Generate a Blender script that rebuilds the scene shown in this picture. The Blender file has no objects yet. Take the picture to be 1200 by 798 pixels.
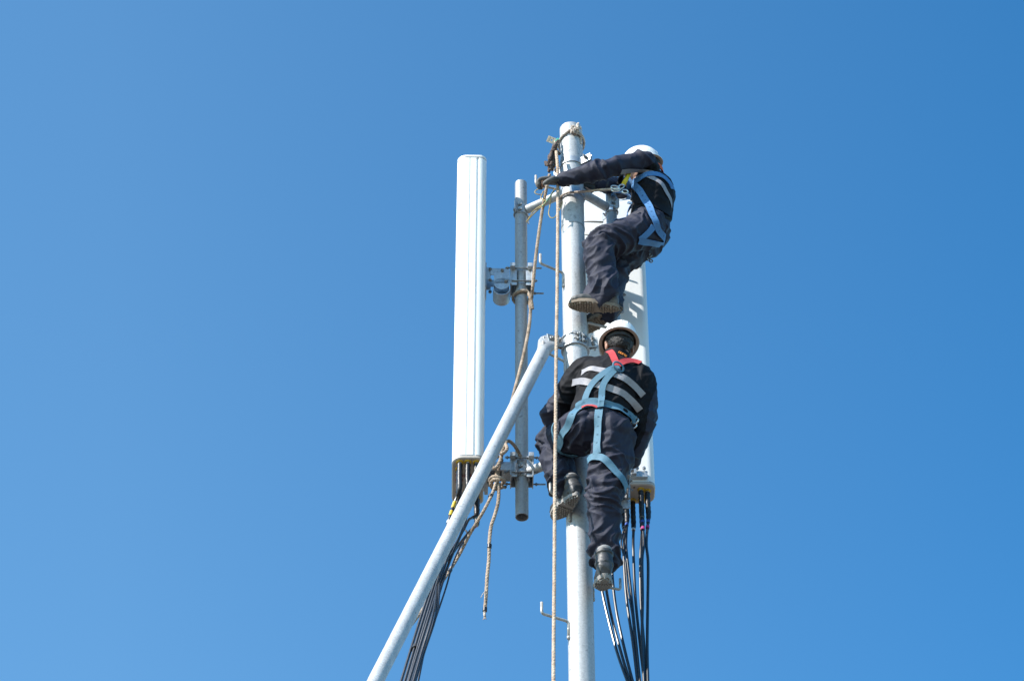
import bpy, bmesh, math, random
from mathutils import Vector, Matrix, noise
from mathutils.bvhtree import BVHTree
random.seed(7)
PI = math.pi
R = math.radians
sc = bpy.context.scene
C = sc.collection
V = Vector

# ------------------------------------------------------------------ camera
ELEV = R(42.0)
FPX = 3344.0                     # focal length in pixels of a 1200 px wide frame
CAM = V((0.0, 0.0, 1.65))
cam_d = bpy.data.cameras.new('camera')
cam_d.sensor_width = 36.0
cam_d.lens = FPX / 1200.0 * 36.0
cam_d.clip_start = 0.1
cam_d.clip_end = 6000
cam = bpy.data.objects.new('camera', cam_d)
C.objects.link(cam)
cam.location = CAM
cam.rotation_euler = (PI / 2 + ELEV, 0, 0)
sc.camera = cam

# ------------------------------------------------------------------ sky and sun
SUN_EL = R(40.0)
SUN_AZ = R(-122.0)               # measured from +Y towards +X
sun_dir = V((math.sin(SUN_AZ) * math.cos(SUN_EL), math.cos(SUN_AZ) * math.cos(SUN_EL), math.sin(SUN_EL)))
w = bpy.data.worlds.new('World')
sc.world = w
w.use_nodes = True
nt = w.node_tree
nt.nodes.clear()
sky = nt.nodes.new('ShaderNodeTexSky')
sky.sky_type = 'NISHITA'
sky.sun_disc = False
sky.sun_elevation = SUN_EL
sky.sun_rotation = SUN_AZ
sky.altitude = 0
sky.air_density = 1.0
sky.dust_density = 0.1
sky.ozone_density = 2.5
hs = nt.nodes.new('ShaderNodeHueSaturation')
hs.inputs['Saturation'].default_value = 1.17
hs.inputs['Value'].default_value = 1.8
bg = nt.nodes.new('ShaderNodeBackground')
bg.inputs['Strength'].default_value = 0.0905
wo = nt.nodes.new('ShaderNodeOutputWorld')
gm = nt.nodes.new('ShaderNodeGamma')
gm.inputs['Gamma'].default_value = 1.12
nt.links.new(sky.outputs[0], gm.inputs['Color'])
tint = nt.nodes.new('ShaderNodeVectorMath')
tint.operation = 'MULTIPLY'
tint.inputs[1].default_value = (1.04, 1.07, 0.955)
nt.links.new(gm.outputs[0], tint.inputs[0])
# the deep band of the sky, away from the sun: a little darker towards +X
tcw = nt.nodes.new('ShaderNodeTexCoord')
sx = nt.nodes.new('ShaderNodeSeparateXYZ')
nt.links.new(tcw.outputs['Generated'], sx.inputs[0])
mr = nt.nodes.new('ShaderNodeMapRange')
mr.data_type = 'FLOAT_VECTOR'
mr.inputs[7].default_value = (-0.14, -0.14, -0.14)
mr.inputs[8].default_value = (0.20, 0.20, 0.20)
mr.inputs[9].default_value = (1.0, 1.01, 0.98)
mr.inputs[10].default_value = (0.66, 0.80, 0.89)
cx = nt.nodes.new('ShaderNodeCombineXYZ')
for k_ in range(3):
    nt.links.new(sx.outputs['X'], cx.inputs[k_])
nt.links.new(cx.outputs[0], mr.inputs[6])
sc2 = nt.nodes.new('ShaderNodeVectorMath')
sc2.operation = 'MULTIPLY'
nt.links.new(tint.outputs[0], sc2.inputs[0])
nt.links.new(mr.outputs[1], sc2.inputs[1])
nt.links.new(sc2.outputs[0], hs.inputs['Color'])
nt.links.new(hs.outputs[0], bg.inputs['Color'])
nt.links.new(bg.outputs[0], wo.inputs['Surface'])
sd = bpy.data.lights.new('sun', 'SUN')
sd.energy = 5.0
sd.angle = R(0.5)
sd.color = (1.0, 0.955, 0.89)
so = bpy.data.objects.new('sun', sd)
C.objects.link(so)
so.location = (-20, -20, 40)
so.rotation_euler = sun_dir.to_track_quat('Z', 'Y').to_euler()
sc.view_settings.view_transform = 'Standard'
sc.view_settings.look = 'None'
sc.view_settings.exposure = 0.65
sc.view_settings.gamma = 1.0
sc.view_settings.use_curve_mapping = False

# ------------------------------------------------------------------ helpers
YM = 16.7 * math.cos(ELEV)       # distance of the mast


def P(px, py, dy=0.0):
    """the point at world Y = YM + dy seen at that pixel of the 1200 x 798 photograph"""
    a = (px - 600.0) / FPX
    b = -(py - 399.0) / FPX
    d = V((a, math.cos(ELEV) - b * math.sin(ELEV), math.sin(ELEV) + b * math.cos(ELEV)))
    return CAM + d * ((YM + dy) / d.y)


def ray(px, py):
    a = (px - 600.0) / FPX
    b = -(py - 399.0) / FPX
    return V((a, math.cos(ELEV) - b * math.sin(ELEV), math.sin(ELEV) + b * math.cos(ELEV))).normalized()


def node_mat(name):
    m = bpy.data.materials.new(name)
    m.use_nodes = True
    n = m.node_tree
    bs = n.nodes['Principled BSDF']
    return m, n, bs


def mat(name, col, rough=0.6, metal=0.0, var=0.12, scale=30.0, bump=0.0, bscale=200.0, spec=0.5, stretch=(1, 1, 1), sheen=0.0, var2=0.0, scale2=3.0):
    """a plain surface whose colour and gloss vary a little"""
    m, n, bs = node_mat(name)
    tc = n.nodes.new('ShaderNodeTexCoord')
    mp = n.nodes.new('ShaderNodeMapping')
    mp.inputs['Scale'].default_value = stretch
    n.links.new(tc.outputs['Object'], mp.inputs['Vector'])
    no = n.nodes.new('ShaderNodeTexNoise')
    no.inputs['Scale'].default_value = scale
    no.inputs['Detail'].default_value = 6
    no.inputs['Roughness'].default_value = 0.65
    n.links.new(mp.outputs[0], no.inputs['Vector'])
    no2 = n.nodes.new('ShaderNodeTexNoise')
    no2.inputs['Scale'].default_value = scale2
    no2.inputs['Detail'].default_value = 4
    n.links.new(mp.outputs[0], no2.inputs['Vector'])
    add = n.nodes.new('ShaderNodeMath')
    add.operation = 'MULTIPLY_ADD'
    n.links.new(no2.outputs['Fac'], add.inputs[0])
    add.inputs[1].default_value = var2
    n.links.new(no.outputs['Fac'], add.inputs[2])
    rg = n.nodes.new('ShaderNodeMapRange')
    rg.inputs['From Min'].default_value = 0.3 + var2 * 0.35
    rg.inputs['From Max'].default_value = 0.7 + var2 * 0.65
    rg.inputs['To Min'].default_value = 1 - var
    rg.inputs['To Max'].default_value = 1 + var
    n.links.new(add.outputs[0], rg.inputs['Value'])
    mx = n.nodes.new('ShaderNodeVectorMath')
    mx.operation = 'SCALE'
    mx.inputs[0].default_value = col[:3]
    n.links.new(rg.outputs[0], mx.inputs['Scale'])
    n.links.new(mx.outputs[0], bs.inputs['Base Color'])
    rr = n.nodes.new('ShaderNodeMapRange')
    rr.inputs['To Min'].default_value = max(0.05, rough - 0.08)
    rr.inputs['To Max'].default_value = min(1, rough + 0.08)
    n.links.new(no.outputs['Fac'], rr.inputs['Value'])
    n.links.new(rr.outputs[0], bs.inputs['Roughness'])
    bs.inputs['Metallic'].default_value = metal
    bs.inputs['Specular IOR Level'].default_value = spec
    if sheen:
        bs.inputs['Sheen Weight'].default_value = sheen
    if bump:
        nb = n.nodes.new('ShaderNodeTexNoise')
        nb.inputs['Scale'].default_value = bscale
        nb.inputs['Detail'].default_value = 3
        n.links.new(tc.outputs['Object'], nb.inputs['Vector'])
        bp = n.nodes.new('ShaderNodeBump')
        bp.inputs['Strength'].default_value = bump
        bp.inputs['Distance'].default_value = 0.004
        n.links.new(nb.outputs['Fac'], bp.inputs['Height'])
        n.links.new(bp.outputs[0], bs.inputs['Normal'])
    return m


def galvanized(name, col, rough=0.5, metal=0.25, grime=0.5):
    """galvanized steel: fine spangle, long faint run marks and a few dull spots"""
    m, n, bs = node_mat(name)
    tc = n.nodes.new('ShaderNodeTexCoord')
    vo = n.nodes.new('ShaderNodeTexVoronoi')
    vo.inputs['Scale'].default_value = 130
    n.links.new(tc.outputs['Object'], vo.inputs['Vector'])
    mp = n.nodes.new('ShaderNodeMapping')
    mp.inputs['Scale'].default_value = (26, 26, 1.6)
    n.links.new(tc.outputs['Object'], mp.inputs['Vector'])
    ns = n.nodes.new('ShaderNodeTexNoise')
    ns.inputs['Scale'].default_value = 1.0
    ns.inputs['Detail'].default_value = 5
    n.links.new(mp.outputs[0], ns.inputs['Vector'])
    sp = n.nodes.new('ShaderNodeTexNoise')
    sp.inputs['Scale'].default_value = 38
    sp.inputs['Detail'].default_value = 4
    n.links.new(tc.outputs['Object'], sp.inputs['Vector'])
    r1 = n.nodes.new('ShaderNodeMapRange')
    r1.inputs['From Min'].default_value = 0.3
    r1.inputs['From Max'].default_value = 0.7
    r1.inputs['To Min'].default_value = 0.86
    r1.inputs['To Max'].default_value = 1.08
    n.links.new(ns.outputs['Fac'], r1.inputs['Value'])
    sepc = n.nodes.new('ShaderNodeSeparateColor')
    n.links.new(vo.outputs['Color'], sepc.inputs[0])
    r2 = n.nodes.new('ShaderNodeMapRange')
    r2.inputs['To Min'].default_value = 0.86
    r2.inputs['To Max'].default_value = 1.08
    n.links.new(sepc.outputs[0], r2.inputs['Value'])
    r3 = n.nodes.new('ShaderNodeMapRange')
    r3.inputs['From Min'].default_value = 0.62
    r3.inputs['From Max'].default_value = 0.72
    r3.inputs['To Min'].default_value = 1.0
    r3.inputs['To Max'].default_value = 1.0 - grime * 0.6
    n.links.new(sp.outputs['Fac'], r3.inputs['Value'])
    m1 = n.nodes.new('ShaderNodeMath'); m1.operation = 'MULTIPLY'
    m2 = n.nodes.new('ShaderNodeMath'); m2.operation = 'MULTIPLY'
    n.links.new(r1.outputs[0], m1.inputs[0]); n.links.new(r2.outputs[0], m1.inputs[1])
    n.links.new(m1.outputs[0], m2.inputs[0]); n.links.new(r3.outputs[0], m2.inputs[1])
    mx = n.nodes.new('ShaderNodeVectorMath')
    mx.operation = 'SCALE'
    mx.inputs[0].default_value = col
    n.links.new(m2.outputs[0], mx.inputs['Scale'])
    n.links.new(mx.outputs[0], bs.inputs['Base Color'])
    bs.inputs['Metallic'].default_value = metal
    rr = n.nodes.new('ShaderNodeMapRange')
    rr.inputs['To Min'].default_value = rough - 0.12
    rr.inputs['To Max'].default_value = rough + 0.15
    n.links.new(ns.outputs['Fac'], rr.inputs['Value'])
    n.links.new(rr.outputs[0], bs.inputs['Roughness'])
    bp = n.nodes.new('ShaderNodeBump')
    bp.inputs['Strength'].default_value = 0.25
    bp.inputs['Distance'].default_value = 0.002
    n.links.new(sp.outputs['Fac'], bp.inputs['Height'])
    n.links.new(bp.outputs[0], bs.inputs['Normal'])
    return m


def rope_mat(name, col, dirt=(0.16, 0.11, 0.08)):
    m, n, bs = node_mat(name)
    tc = n.nodes.new('ShaderNodeTexCoord')
    no = n.nodes.new('ShaderNodeTexNoise')
    no.inputs['Scale'].default_value = 14
    no.inputs['Detail'].default_value = 7
    no.inputs['Roughness'].default_value = 0.7
    n.links.new(tc.outputs['Object'], no.inputs['Vector'])
    vo = n.nodes.new('ShaderNodeTexVoronoi')
    vo.inputs['Scale'].default_value = 170
    n.links.new(tc.outputs['Object'], vo.inputs['Vector'])
    cr = n.nodes.new('ShaderNodeValToRGB')
    cr.color_ramp.elements[0].position = 0.3
    cr.color_ramp.elements[0].color = (*dirt, 1)
    cr.color_ramp.elements[1].position = 0.56
    cr.color_ramp.elements[1].color = (*col, 1)
    n.links.new(no.outputs['Fac'], cr.inputs[0])
    r = n.nodes.new('ShaderNodeMapRange')
    r.inputs['From Max'].default_value = 0.6
    r.inputs['To Min'].default_value = 1.1
    r.inputs['To Max'].default_value = 0.7
    n.links.new(vo.outputs['Distance'], r.inputs['Value'])
    mx = n.nodes.new('ShaderNodeVectorMath')
    mx.operation = 'SCALE'
    n.links.new(cr.outputs[0], mx.inputs[0])
    n.links.new(r.outputs[0], mx.inputs['Scale'])
    n.links.new(mx.outputs[0], bs.inputs['Base Color'])
    bs.inputs['Roughness'].default_value = 0.9
    bs.inputs['Specular IOR Level'].default_value = 0.15
    bp = n.nodes.new('ShaderNodeBump')
    bp.inputs['Strength'].default_value = 0.6
    bp.inputs['Distance'].default_value = 0.003
    n.links.new(vo.outputs['Distance'], bp.inputs['Height'])
    n.links.new(bp.outputs[0], bs.inputs['Normal'])
    return m


def cloth_mat(name, col, rough=0.75, spec=0.3):
    m, n, bs = node_mat(name)
    tc = n.nodes.new('ShaderNodeTexCoord')
    no = n.nodes.new('ShaderNodeTexNoise')
    no.inputs['Scale'].default_value = 9
    no.inputs['Detail'].default_value = 8
    no.inputs['Roughness'].default_value = 0.7
    n.links.new(tc.outputs['Object'], no.inputs['Vector'])
    r = n.nodes.new('ShaderNodeMapRange')
    r.inputs['From Min'].default_value = 0.3
    r.inputs['From Max'].default_value = 0.7
    r.inputs['To Min'].default_value = 0.9
    r.inputs['To Max'].default_value = 1.15
    n.links.new(no.outputs['Fac'], r.inputs['Value'])
    mx = n.nodes.new('ShaderNodeVectorMath')
    mx.operation = 'SCALE'
    mx.inputs[0].default_value = col
    n.links.new(r.outputs[0], mx.inputs['Scale'])
    n.links.new(mx.outputs[0], bs.inputs['Base Color'])
    bs.inputs['Roughness'].default_value = rough
    bs.inputs['Specular IOR Level'].default_value = spec
    bs.inputs['Sheen Weight'].default_value = 0.015
    mp = n.nodes.new('ShaderNodeMapping')
    mp.inputs['Rotation'].default_value = (0.5, 0.4, 0.3)
    n.links.new(tc.outputs['Object'], mp.inputs['Vector'])
    n1 = n.nodes.new('ShaderNodeTexNoise')
    n1.inputs['Scale'].default_value = 22
    n1.inputs['Detail'].default_value = 3
    n1.inputs['Distortion'].default_value = 1.2
    n.links.new(mp.outputs[0], n1.inputs['Vector'])
    bp = n.nodes.new('ShaderNodeBump')
    bp.inputs['Strength'].default_value = 0.22
    bp.inputs['Distance'].default_value = 0.008
    n.links.new(n1.outputs['Fac'], bp.inputs['Height'])
    n.links.new(bp.outputs[0], bs.inputs['Normal'])
    return m


M = {}
M['steel'] = galvanized('galvanized_steel', (0.47, 0.475, 0.48), 0.5, 0.1, 0.7)
M['steel_dull'] = galvanized('dull_galvanized_steel', (0.36, 0.37, 0.38), 0.55, 0.3, 0.8)
M['zinc'] = galvanized('zinc_bracket', (0.46, 0.48, 0.50), 0.42, 0.45, 0.6)
M['bolt'] = mat('bolt_metal', (0.28, 0.28, 0.28), 0.4, 0.7, 0.2)
M['rod'] = mat('weathered_rod', (0.42, 0.40, 0.37), 0.5, 0.3, 0.2, 40)
M['dark'] = mat('dark_inside', (0.03, 0.028, 0.026), 0.9)
M['radome'] = mat('white_radome', (0.78, 0.79, 0.78), 0.42, 0, 0.02, 6, 0.0, stretch=(4, 4, 0.5), var2=0.4, scale2=1.5)
M['radome_back'] = mat('pale_aluminium_back', (0.62, 0.64, 0.65), 0.42, 0.15, 0.04, 8)
M['cap'] = mat('beige_bottom_plate', (0.50, 0.45, 0.40), 0.6, 0, 0.06, 12)
M['rubber'] = mat('black_rubber', (0.012, 0.012, 0.014), 0.42, 0, 0.15, 60)
M['cable'] = mat('black_cable_jacket', (0.007, 0.007, 0.008), 0.36, 0, 0.12, 60, spec=1.0)
M['yellow'] = mat('yellow_ring', (0.72, 0.46, 0.03), 0.5)
M['redring'] = mat('dark_red_ring', (0.35, 0.02, 0.04), 0.5)
M['magenta'] = mat('magenta_tape', (0.42, 0.03, 0.20), 0.5)
M['orange'] = mat('orange_tape', (0.75, 0.13, 0.02), 0.5)
M['bluetape'] = mat('blue_tape', (0.04, 0.10, 0.40), 0.5)
M['tan'] = mat('tan_tag', (0.50, 0.33, 0.17), 0.6)
M['white'] = mat('white_tape', (0.78, 0.78, 0.76), 0.5)
M['rope'] = rope_mat('beige_rope', (0.70, 0.56, 0.44), (0.42, 0.28, 0.19))
M['rope_old'] = rope_mat('worn_brown_rope', (0.56, 0.44, 0.34), (0.20, 0.14, 0.10))
M['rope_dark'] = rope_mat('brown_rope_coil', (0.20, 0.15, 0.13), (0.05, 0.035, 0.03))
M['rope_pale'] = rope_mat('pale_rope', (0.74, 0.64, 0.55), (0.34, 0.25, 0.19))
M['cord'] = rope_mat('yellow_cord', (0.60, 0.47, 0.22), (0.40, 0.30, 0.15))
M['green'] = mat('green_plastic', (0.05, 0.50, 0.33), 0.5)
M['greencord'] = mat('green_cord', (0.16, 0.42, 0.30), 0.8)
M['lugtan'] = mat('weathered_lug', (0.40, 0.36, 0.29), 0.6, 0.1, 0.15)
M['cloth'] = cloth_mat('charcoal_work_cloth', (0.019, 0.0205, 0.038), 0.70, 0.30)
M['cloth_b'] = cloth_mat('black_jacket_cloth', (0.0032, 0.0032, 0.0055), 0.75, 0.22)
M['strap'] = mat('light_blue_webbing', (0.085, 0.20, 0.285), 0.7, 0, 0.08, 60, 0.3, 500)
M['strap2'] = mat('blue_webbing', (0.065, 0.19, 0.40), 0.7, 0, 0.08, 60, 0.3, 500)
M['strap_red'] = mat('red_webbing', (0.50, 0.045, 0.05), 0.7, 0, 0.1, 60, 0.3, 500)
M['stitch'] = mat('dark_stitching', (0.03, 0.05, 0.08), 0.8)
M['reflect'] = mat('silver_reflective_band', (0.30, 0.285, 0.30), 0.5, 0.1, 0.12, 30, 0.3, 60)
M['helmet'] = mat('white_helmet_shell', (0.80, 0.79, 0.77), 0.3, 0, 0.03, 10)
M['helmet_in'] = mat('beige_helmet_inside', (0.55, 0.45, 0.36), 0.6, 0, 0.1)
M['skin'] = mat('skin', (0.42, 0.22, 0.15), 0.55, 0, 0.08, 20)
M['hair'] = mat('dark_hair', (0.012, 0.009, 0.008), 0.6, 0, 0.3, 200, 0.8, 300)
M['boot'] = mat('grey_boot_leather', (0.10, 0.095, 0.09), 0.55, 0, 0.25, 25, 0.3, 120)
M['boot_d'] = mat('dark_boot_leather', (0.04, 0.04, 0.042), 0.5, 0, 0.25, 25, 0.3, 120)
M['sock'] = mat('grey_sock', (0.26, 0.25, 0.245), 0.9, 0, 0.15)
M['sole'] = mat('dusty_brown_sole', (0.22, 0.17, 0.125), 0.85, 0, 0.3, 40, 0.5, 150)
M['sole_g'] = mat('dusty_grey_sole', (0.28, 0.26, 0.24), 0.85, 0, 0.3, 40, 0.5, 150)
M['glove'] = mat('pale_grey_glove', (0.38, 0.36, 0.34), 0.8, 0, 0.2, 40)
M['glove_m'] = mat('worn_grey_glove', (0.11, 0.105, 0.10), 0.8, 0, 0.5, 18, var2=0.5)
M['glove_d'] = mat('dark_glove', (0.03, 0.03, 0.032), 0.7, 0, 0.2, 40)
M['orange_c'] = mat('orange_collar', (0.62, 0.11, 0.02), 0.7, 0, 0.15)
M['orange_t'] = mat('orange_embroidery', (0.80, 0.26, 0.03), 0.7)
M['yellow_s'] = mat('yellow_webbing', (0.80, 0.58, 0.02), 0.6, 0, 0.1)
M['eye'] = mat('eye_white', (0.7, 0.7, 0.68), 0.3)
M['chrome'] = mat('steel_hardware', (0.62, 0.61, 0.58), 0.3, 0.85, 0.1)
M['ground'] = mat('dusty_ground', (0.12, 0.10, 0.08), 0.95, 0, 0.3, 0.6, 0.4, 8, var2=0.5, scale2=0.05)
M['concrete'] = mat('concrete', (0.34, 0.33, 0.31), 0.9, 0, 0.15, 4, 0.4, 60)
M['logo'] = mat('blue_helmet_mark', (0.10, 0.14, 0.42), 0.5)


def link_mesh(name, me, mats, parent=None, smooth=True, root_loc=None):
    o = bpy.data.objects.new(name, me)
    C.objects.link(o)
    for m in (mats if isinstance(mats, (list, tuple)) else [mats]):
        me.materials.append(m)
    if parent is not None:
        r = parent
        while r.parent is not None:
            r = r.parent
        me.transform(Matrix.Translation(-r.location))
        o.parent = parent
    elif root_loc is not None:
        me.transform(Matrix.Translation(-root_loc))
        o.location = root_loc
    if smooth:
        me.polygons.foreach_set('use_smooth', [True] * len(me.polygons))
    return o


def obj(name, bm, m, parent=None, smooth=True, root_loc=None, sharp=35):
    bmesh.ops.recalc_face_normals(bm, faces=bm.faces)
    if smooth:
        for e in bm.edges:
            if len(e.link_faces) == 2 and e.calc_face_angle(0) > R(sharp):
                e.smooth = False
    me = bpy.data.meshes.new(name)
    bm.to_mesh(me)
    bm.free()
    return link_mesh(name, me, m, parent, smooth, root_loc)


def pieces(name, bm, m, parent, smooth=True):
    """one object per separate piece (touching components stay together)"""
    bm.verts.index_update()
    seen = set()
    comps = []
    for v in bm.verts:
        if v in seen:
            continue
        st = [v]; seen.add(v); cur = []
        while st:
            q = st.pop(); cur.append(q)
            for e in q.link_edges:
                o_ = e.other_vert(q)
                if o_ not in seen:
                    seen.add(o_); st.append(o_)
        lo_ = [min(q.co[i] for q in cur) - 0.0005 for i in range(3)]
        hi_ = [max(q.co[i] for q in cur) + 0.0005 for i in range(3)]
        comps.append([set(cur), lo_, hi_])
    ch = True
    while ch:
        ch = False
        for i in range(len(comps)):
            for j in range(i + 1, len(comps)):
                a, b = comps[i], comps[j]
                if all(a[1][k] <= b[2][k] and b[1][k] <= a[2][k] for k in range(3)):
                    a[0] |= b[0]
                    a[1] = [min(a[1][k], b[1][k]) for k in range(3)]
                    a[2] = [max(a[2][k], b[2][k]) for k in range(3)]
                    comps.pop(j); ch = True
                    break
            if ch:
                break
    out = []
    for vs, _, _ in comps:
        t = bmesh.new()
        mp_ = {}
        for v in vs:
            mp_[v] = t.verts.new(v.co)
        for f in bm.faces:
            if f.verts[0] in vs:
                t.faces.new([mp_[v] for v in f.verts])
        out.append(obj(name, t, m, parent, smooth))
    bm.free()
    return out


def thing(name, label, cat, loc, group=None):
    o = bpy.data.objects.new(name, None)
    o.empty_display_size = 0.1
    C.objects.link(o)
    o.location = loc
    return tag(o, label, cat, group)


def tag(o, label, cat, group=None):
    o['label'] = label
    o['category'] = cat
    if group:
        o['group'] = group
    return o


def NB():
    return bmesh.new()


def box(bm, c, size, rot=None, bev=0.0):
    t = bmesh.new()
    bmesh.ops.create_cube(t, size=1)
    for v in t.verts:
        v.co = V((v.co.x * size[0], v.co.y * size[1], v.co.z * size[2]))
    if bev:
        bmesh.ops.bevel(t, geom=list(t.edges), offset=bev, segments=2, affect='EDGES', profile=0.6)
    mx = Matrix.Translation(c) @ (rot.to_4x4() if rot is not None else Matrix())
    merge(bm, t, mx)


def merge(bm, t, mx=Matrix(), mi=0):
    vs = [bm.verts.new(mx @ v.co) for v in t.verts]
    t.verts.index_update()
    for f in t.faces:
        try:
            nf = bm.faces.new([vs[v.index] for v in f.verts])
            nf.material_index = mi
        except ValueError:
            pass
    t.free()


def frames(pts):
    n = len(pts)
    T = []
    for i in range(n):
        a = pts[max(0, i - 1)]
        b = pts[min(n - 1, i + 1)]
        d = (b - a)
        T.append(d.normalized() if d.length > 1e-9 else V((0, 0, 1)))
    u = T[0].orthogonal().normalized()
    U = [u]
    for i in range(1, n):
        u = u - T[i] * u.dot(T[i])
        if u.length < 1e-6:
            u = T[i].orthogonal()
        u.normalize()
        U.append(u)
    return T, U


def tube(bm, pts, r, seg=12, cap=True, prof=None, twist=0.0, mi=0):
    """a tube along points; r may be a list; prof(angle) scales the radius; twist in radians per metre"""
    pts = [V(p) for p in pts]
    T, U = frames(pts)
    rings = []
    s = 0.0
    for i, p in enumerate(pts):
        if i:
            s += (pts[i] - pts[i - 1]).length
        rr = r[i] if isinstance(r, (list, tuple)) else r
        W = T[i].cross(U[i])
        ring = []
        for k in range(seg):
            a = 2 * PI * k / seg
            q = rr * (prof(a) if prof else 1.0)
            aa = a + twist * s
            ring.append(bm.verts.new(p + U[i] * (q * math.cos(aa)) + W * (q * math.sin(aa))))
        rings.append(ring)
    for i in range(len(rings) - 1):
        for k in range(seg):
            f = bm.faces.new((rings[i][k], rings[i][(k + 1) % seg], rings[i + 1][(k + 1) % seg], rings[i + 1][k]))
            f.material_index = mi
    if cap:
        f = bm.faces.new(list(reversed(rings[0]))); f.material_index = mi
        f = bm.faces.new(rings[-1]); f.material_index = mi
    return rings


def hollow(bm, a, b, r, wall=0.004, seg=40, n=1):
    """open-ended pipe"""
    a = V(a); b = V(b)
    pts = [a.lerp(b, i / n) for i in range(n + 1)]
    o = tube(bm, pts, r, seg, cap=False)
    i_ = tube(bm, pts, r - wall, seg, cap=False)
    for e in (0, -1):
        for k in range(seg):
            bm.faces.new((o[e][k], o[e][(k + 1) % seg], i_[e][(k + 1) % seg], i_[e][k]))


def cr(pts, step=0.02):
    """Catmull-Rom curve through the points, resampled"""
    pts = [V(p) for p in pts]
    if len(pts) == 2:
        n = max(1, int((pts[1] - pts[0]).length / step))
        return [pts[0].lerp(pts[1], i / n) for i in range(n + 1)]
    q = [pts[0] * 2 - pts[1]] + pts + [pts[-1] * 2 - pts[-2]]
    out = []
    for i in range(1, len(q) - 2):
        p0, p1, p2, p3 = q[i - 1:i + 3]
        n = max(2, int((p2 - p1).length / step))
        for k in range(n):
            t = k / n
            out.append(0.5 * ((2 * p1) + (p2 - p0) * t + (2 * p0 - 5 * p1 + 4 * p2 - p3) * t * t + (3 * p1 - p0 - 3 * p2 + p3) * t ** 3))
    out.append(pts[-1].copy())
    return out


def wob(pts, amp, freq, seed=0.0):
    out = []
    for p in pts:
        o = noise.noise_vector(p * freq + V((seed, seed * 1.7, 3.1)))
        out.append(p + o * amp)
    return out


def rope_prof(a):
    return 0.90 + 0.14 * abs(math.cos(1.5 * a))


def rope(bm, pts, r, step=0.008, pitch=0.07):
    p = cr(pts, step)
    tube(bm, p, r, 12, True, rope_prof, 2 * PI / pitch)


def sphere(bm, c, r, sub=2, scale=(1, 1, 1), rot=None):
    t = bmesh.new()
    bmesh.ops.create_icosphere(t, subdivisions=sub, radius=1)
    S = Matrix.Diagonal((r * scale[0], r * scale[1], r * scale[2], 1))
    merge(bm, t, Matrix.Translation(c) @ (rot.to_4x4() if rot is not None else Matrix()) @ S)


def hexbolt(bm, c, axis, r=0.012, h=0.009):
    axis = V(axis).normalized()
    tube(bm, [V(c), V(c) + axis * h], r, 6)
    tube(bm, [V(c) + axis * h, V(c) + axis * (h * 1.9)], r * 0.5, 8)


def ring_band(bm, c, axis, ro, ri, h, seg=40, a0=0.0, a1=2 * PI, ref=None):
    """flat metal band bent round an axis, a0..a1"""
    axis = V(axis).normalized()
    u = V(ref) if ref is not None else axis.orthogonal()
    u = (u - axis * u.dot(axis)).normalized()
    v = axis.cross(u)
    full = abs((a1 - a0) - 2 * PI) < 1e-4
    n = seg if full else seg + 1
    L = []
    for k in range(n):
        a = a0 + (a1 - a0) * k / seg
        d = u * math.cos(a) + v * math.sin(a)
        L.append([bm.verts.new(V(c) + d * rr + axis * hh) for rr, hh in ((ro, -h / 2), (ro, h / 2), (ri, h / 2), (ri, -h / 2))])
    m = n if full else n - 1
    for k in range(m):
        A = L[k]; B = L[(k + 1) % n]
        for j in range(4):
            bm.faces.new((A[j], B[j], B[(j + 1) % 4], A[(j + 1) % 4]))
    if not full:
        bm.faces.new(L[0]); bm.faces.new(list(reversed(L[-1])))


def basis(fwd, up):
    """matrix whose columns are right, forward, up (x, y, z)"""
    f = V(fwd).normalized()
    r = f.cross(V(up)).normalized()
    u = r.cross(f)
    return Matrix((r, f, u)).transposed()


# ------------------------------------------------------------------ ground
bm = NB()
N = 24
gv = [[bm.verts.new((-1500 + 3000 * i / N, -1500 + 3000 * j / N, 0)) for j in range(N + 1)] for i in range(N + 1)]
for i in range(N):
    for j in range(N):
        bm.faces.new((gv[i][j], gv[i + 1][j], gv[i + 1][j + 1], gv[i][j + 1]))
g = obj('ground', bm, M['ground'], None, False)
g['kind'] = 'structure'

# ------------------------------------------------------------------ the mast
MR = 0.0705
top = P(668, 143, -MR)
mast_x = P(674, 399, 0).x
mast_xy = V((mast_x, YM, 0))
zt = top.z


def mz(py, dy=-MR):
    """height on the mast's front at photo row py"""
    return P(674, py, dy).z


mast = thing('steel_mast', 'tall round galvanized steel mast that both workers climb, running up the middle', 'mast', mast_xy)
bm = NB()
hs_ = [0.5, 3, 6, 8.6, 9.2, 9.8, 10.4, 11, 11.6, 12.2, 12.8, 13.4, 14, 14.6, zt - 0.008]
rings = tube(bm, [mast_xy + V((0, 0, z)) for z in hs_], MR, 64, cap=False)
tr = [bm.verts.new(V((v.co.x - (v.co.x - mast_xy.x) * 0.08, v.co.y - (v.co.y - mast_xy.y) * 0.08, zt))) for v in rings[-1]]
for k in range(64):
    bm.faces.new((rings[-1][k], rings[-1][(k + 1) % 64], tr[(k + 1) % 64], tr[k]))
bm.faces.new(tr)
bm.faces.new(list(reversed(rings[0])))
obj('mast_tube', bm, M['steel'], mast)
bm = NB()
ring_band(bm, mast_xy + V((0, 0, mz(259.5))), (0, 0, 1), MR + 0.0025, MR - 0.002, 0.007, 64)
obj('weld_seam', bm, M['steel_dull'], mast)
bm = NB()
tube(bm, [mast_xy + V((0, 0, 0.25)), mast_xy + V((0, 0, 0.5))], 0.19, 40)
for k in range(6):
    a = k * PI / 3
    hexbolt(bm, mast_xy + V((0.155 * math.cos(a), 0.155 * math.sin(a), 0.5)), (0, 0, 1), 0.02, 0.02)
obj('base_flange', bm, M['steel_dull'], mast)
bm = NB()
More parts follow.
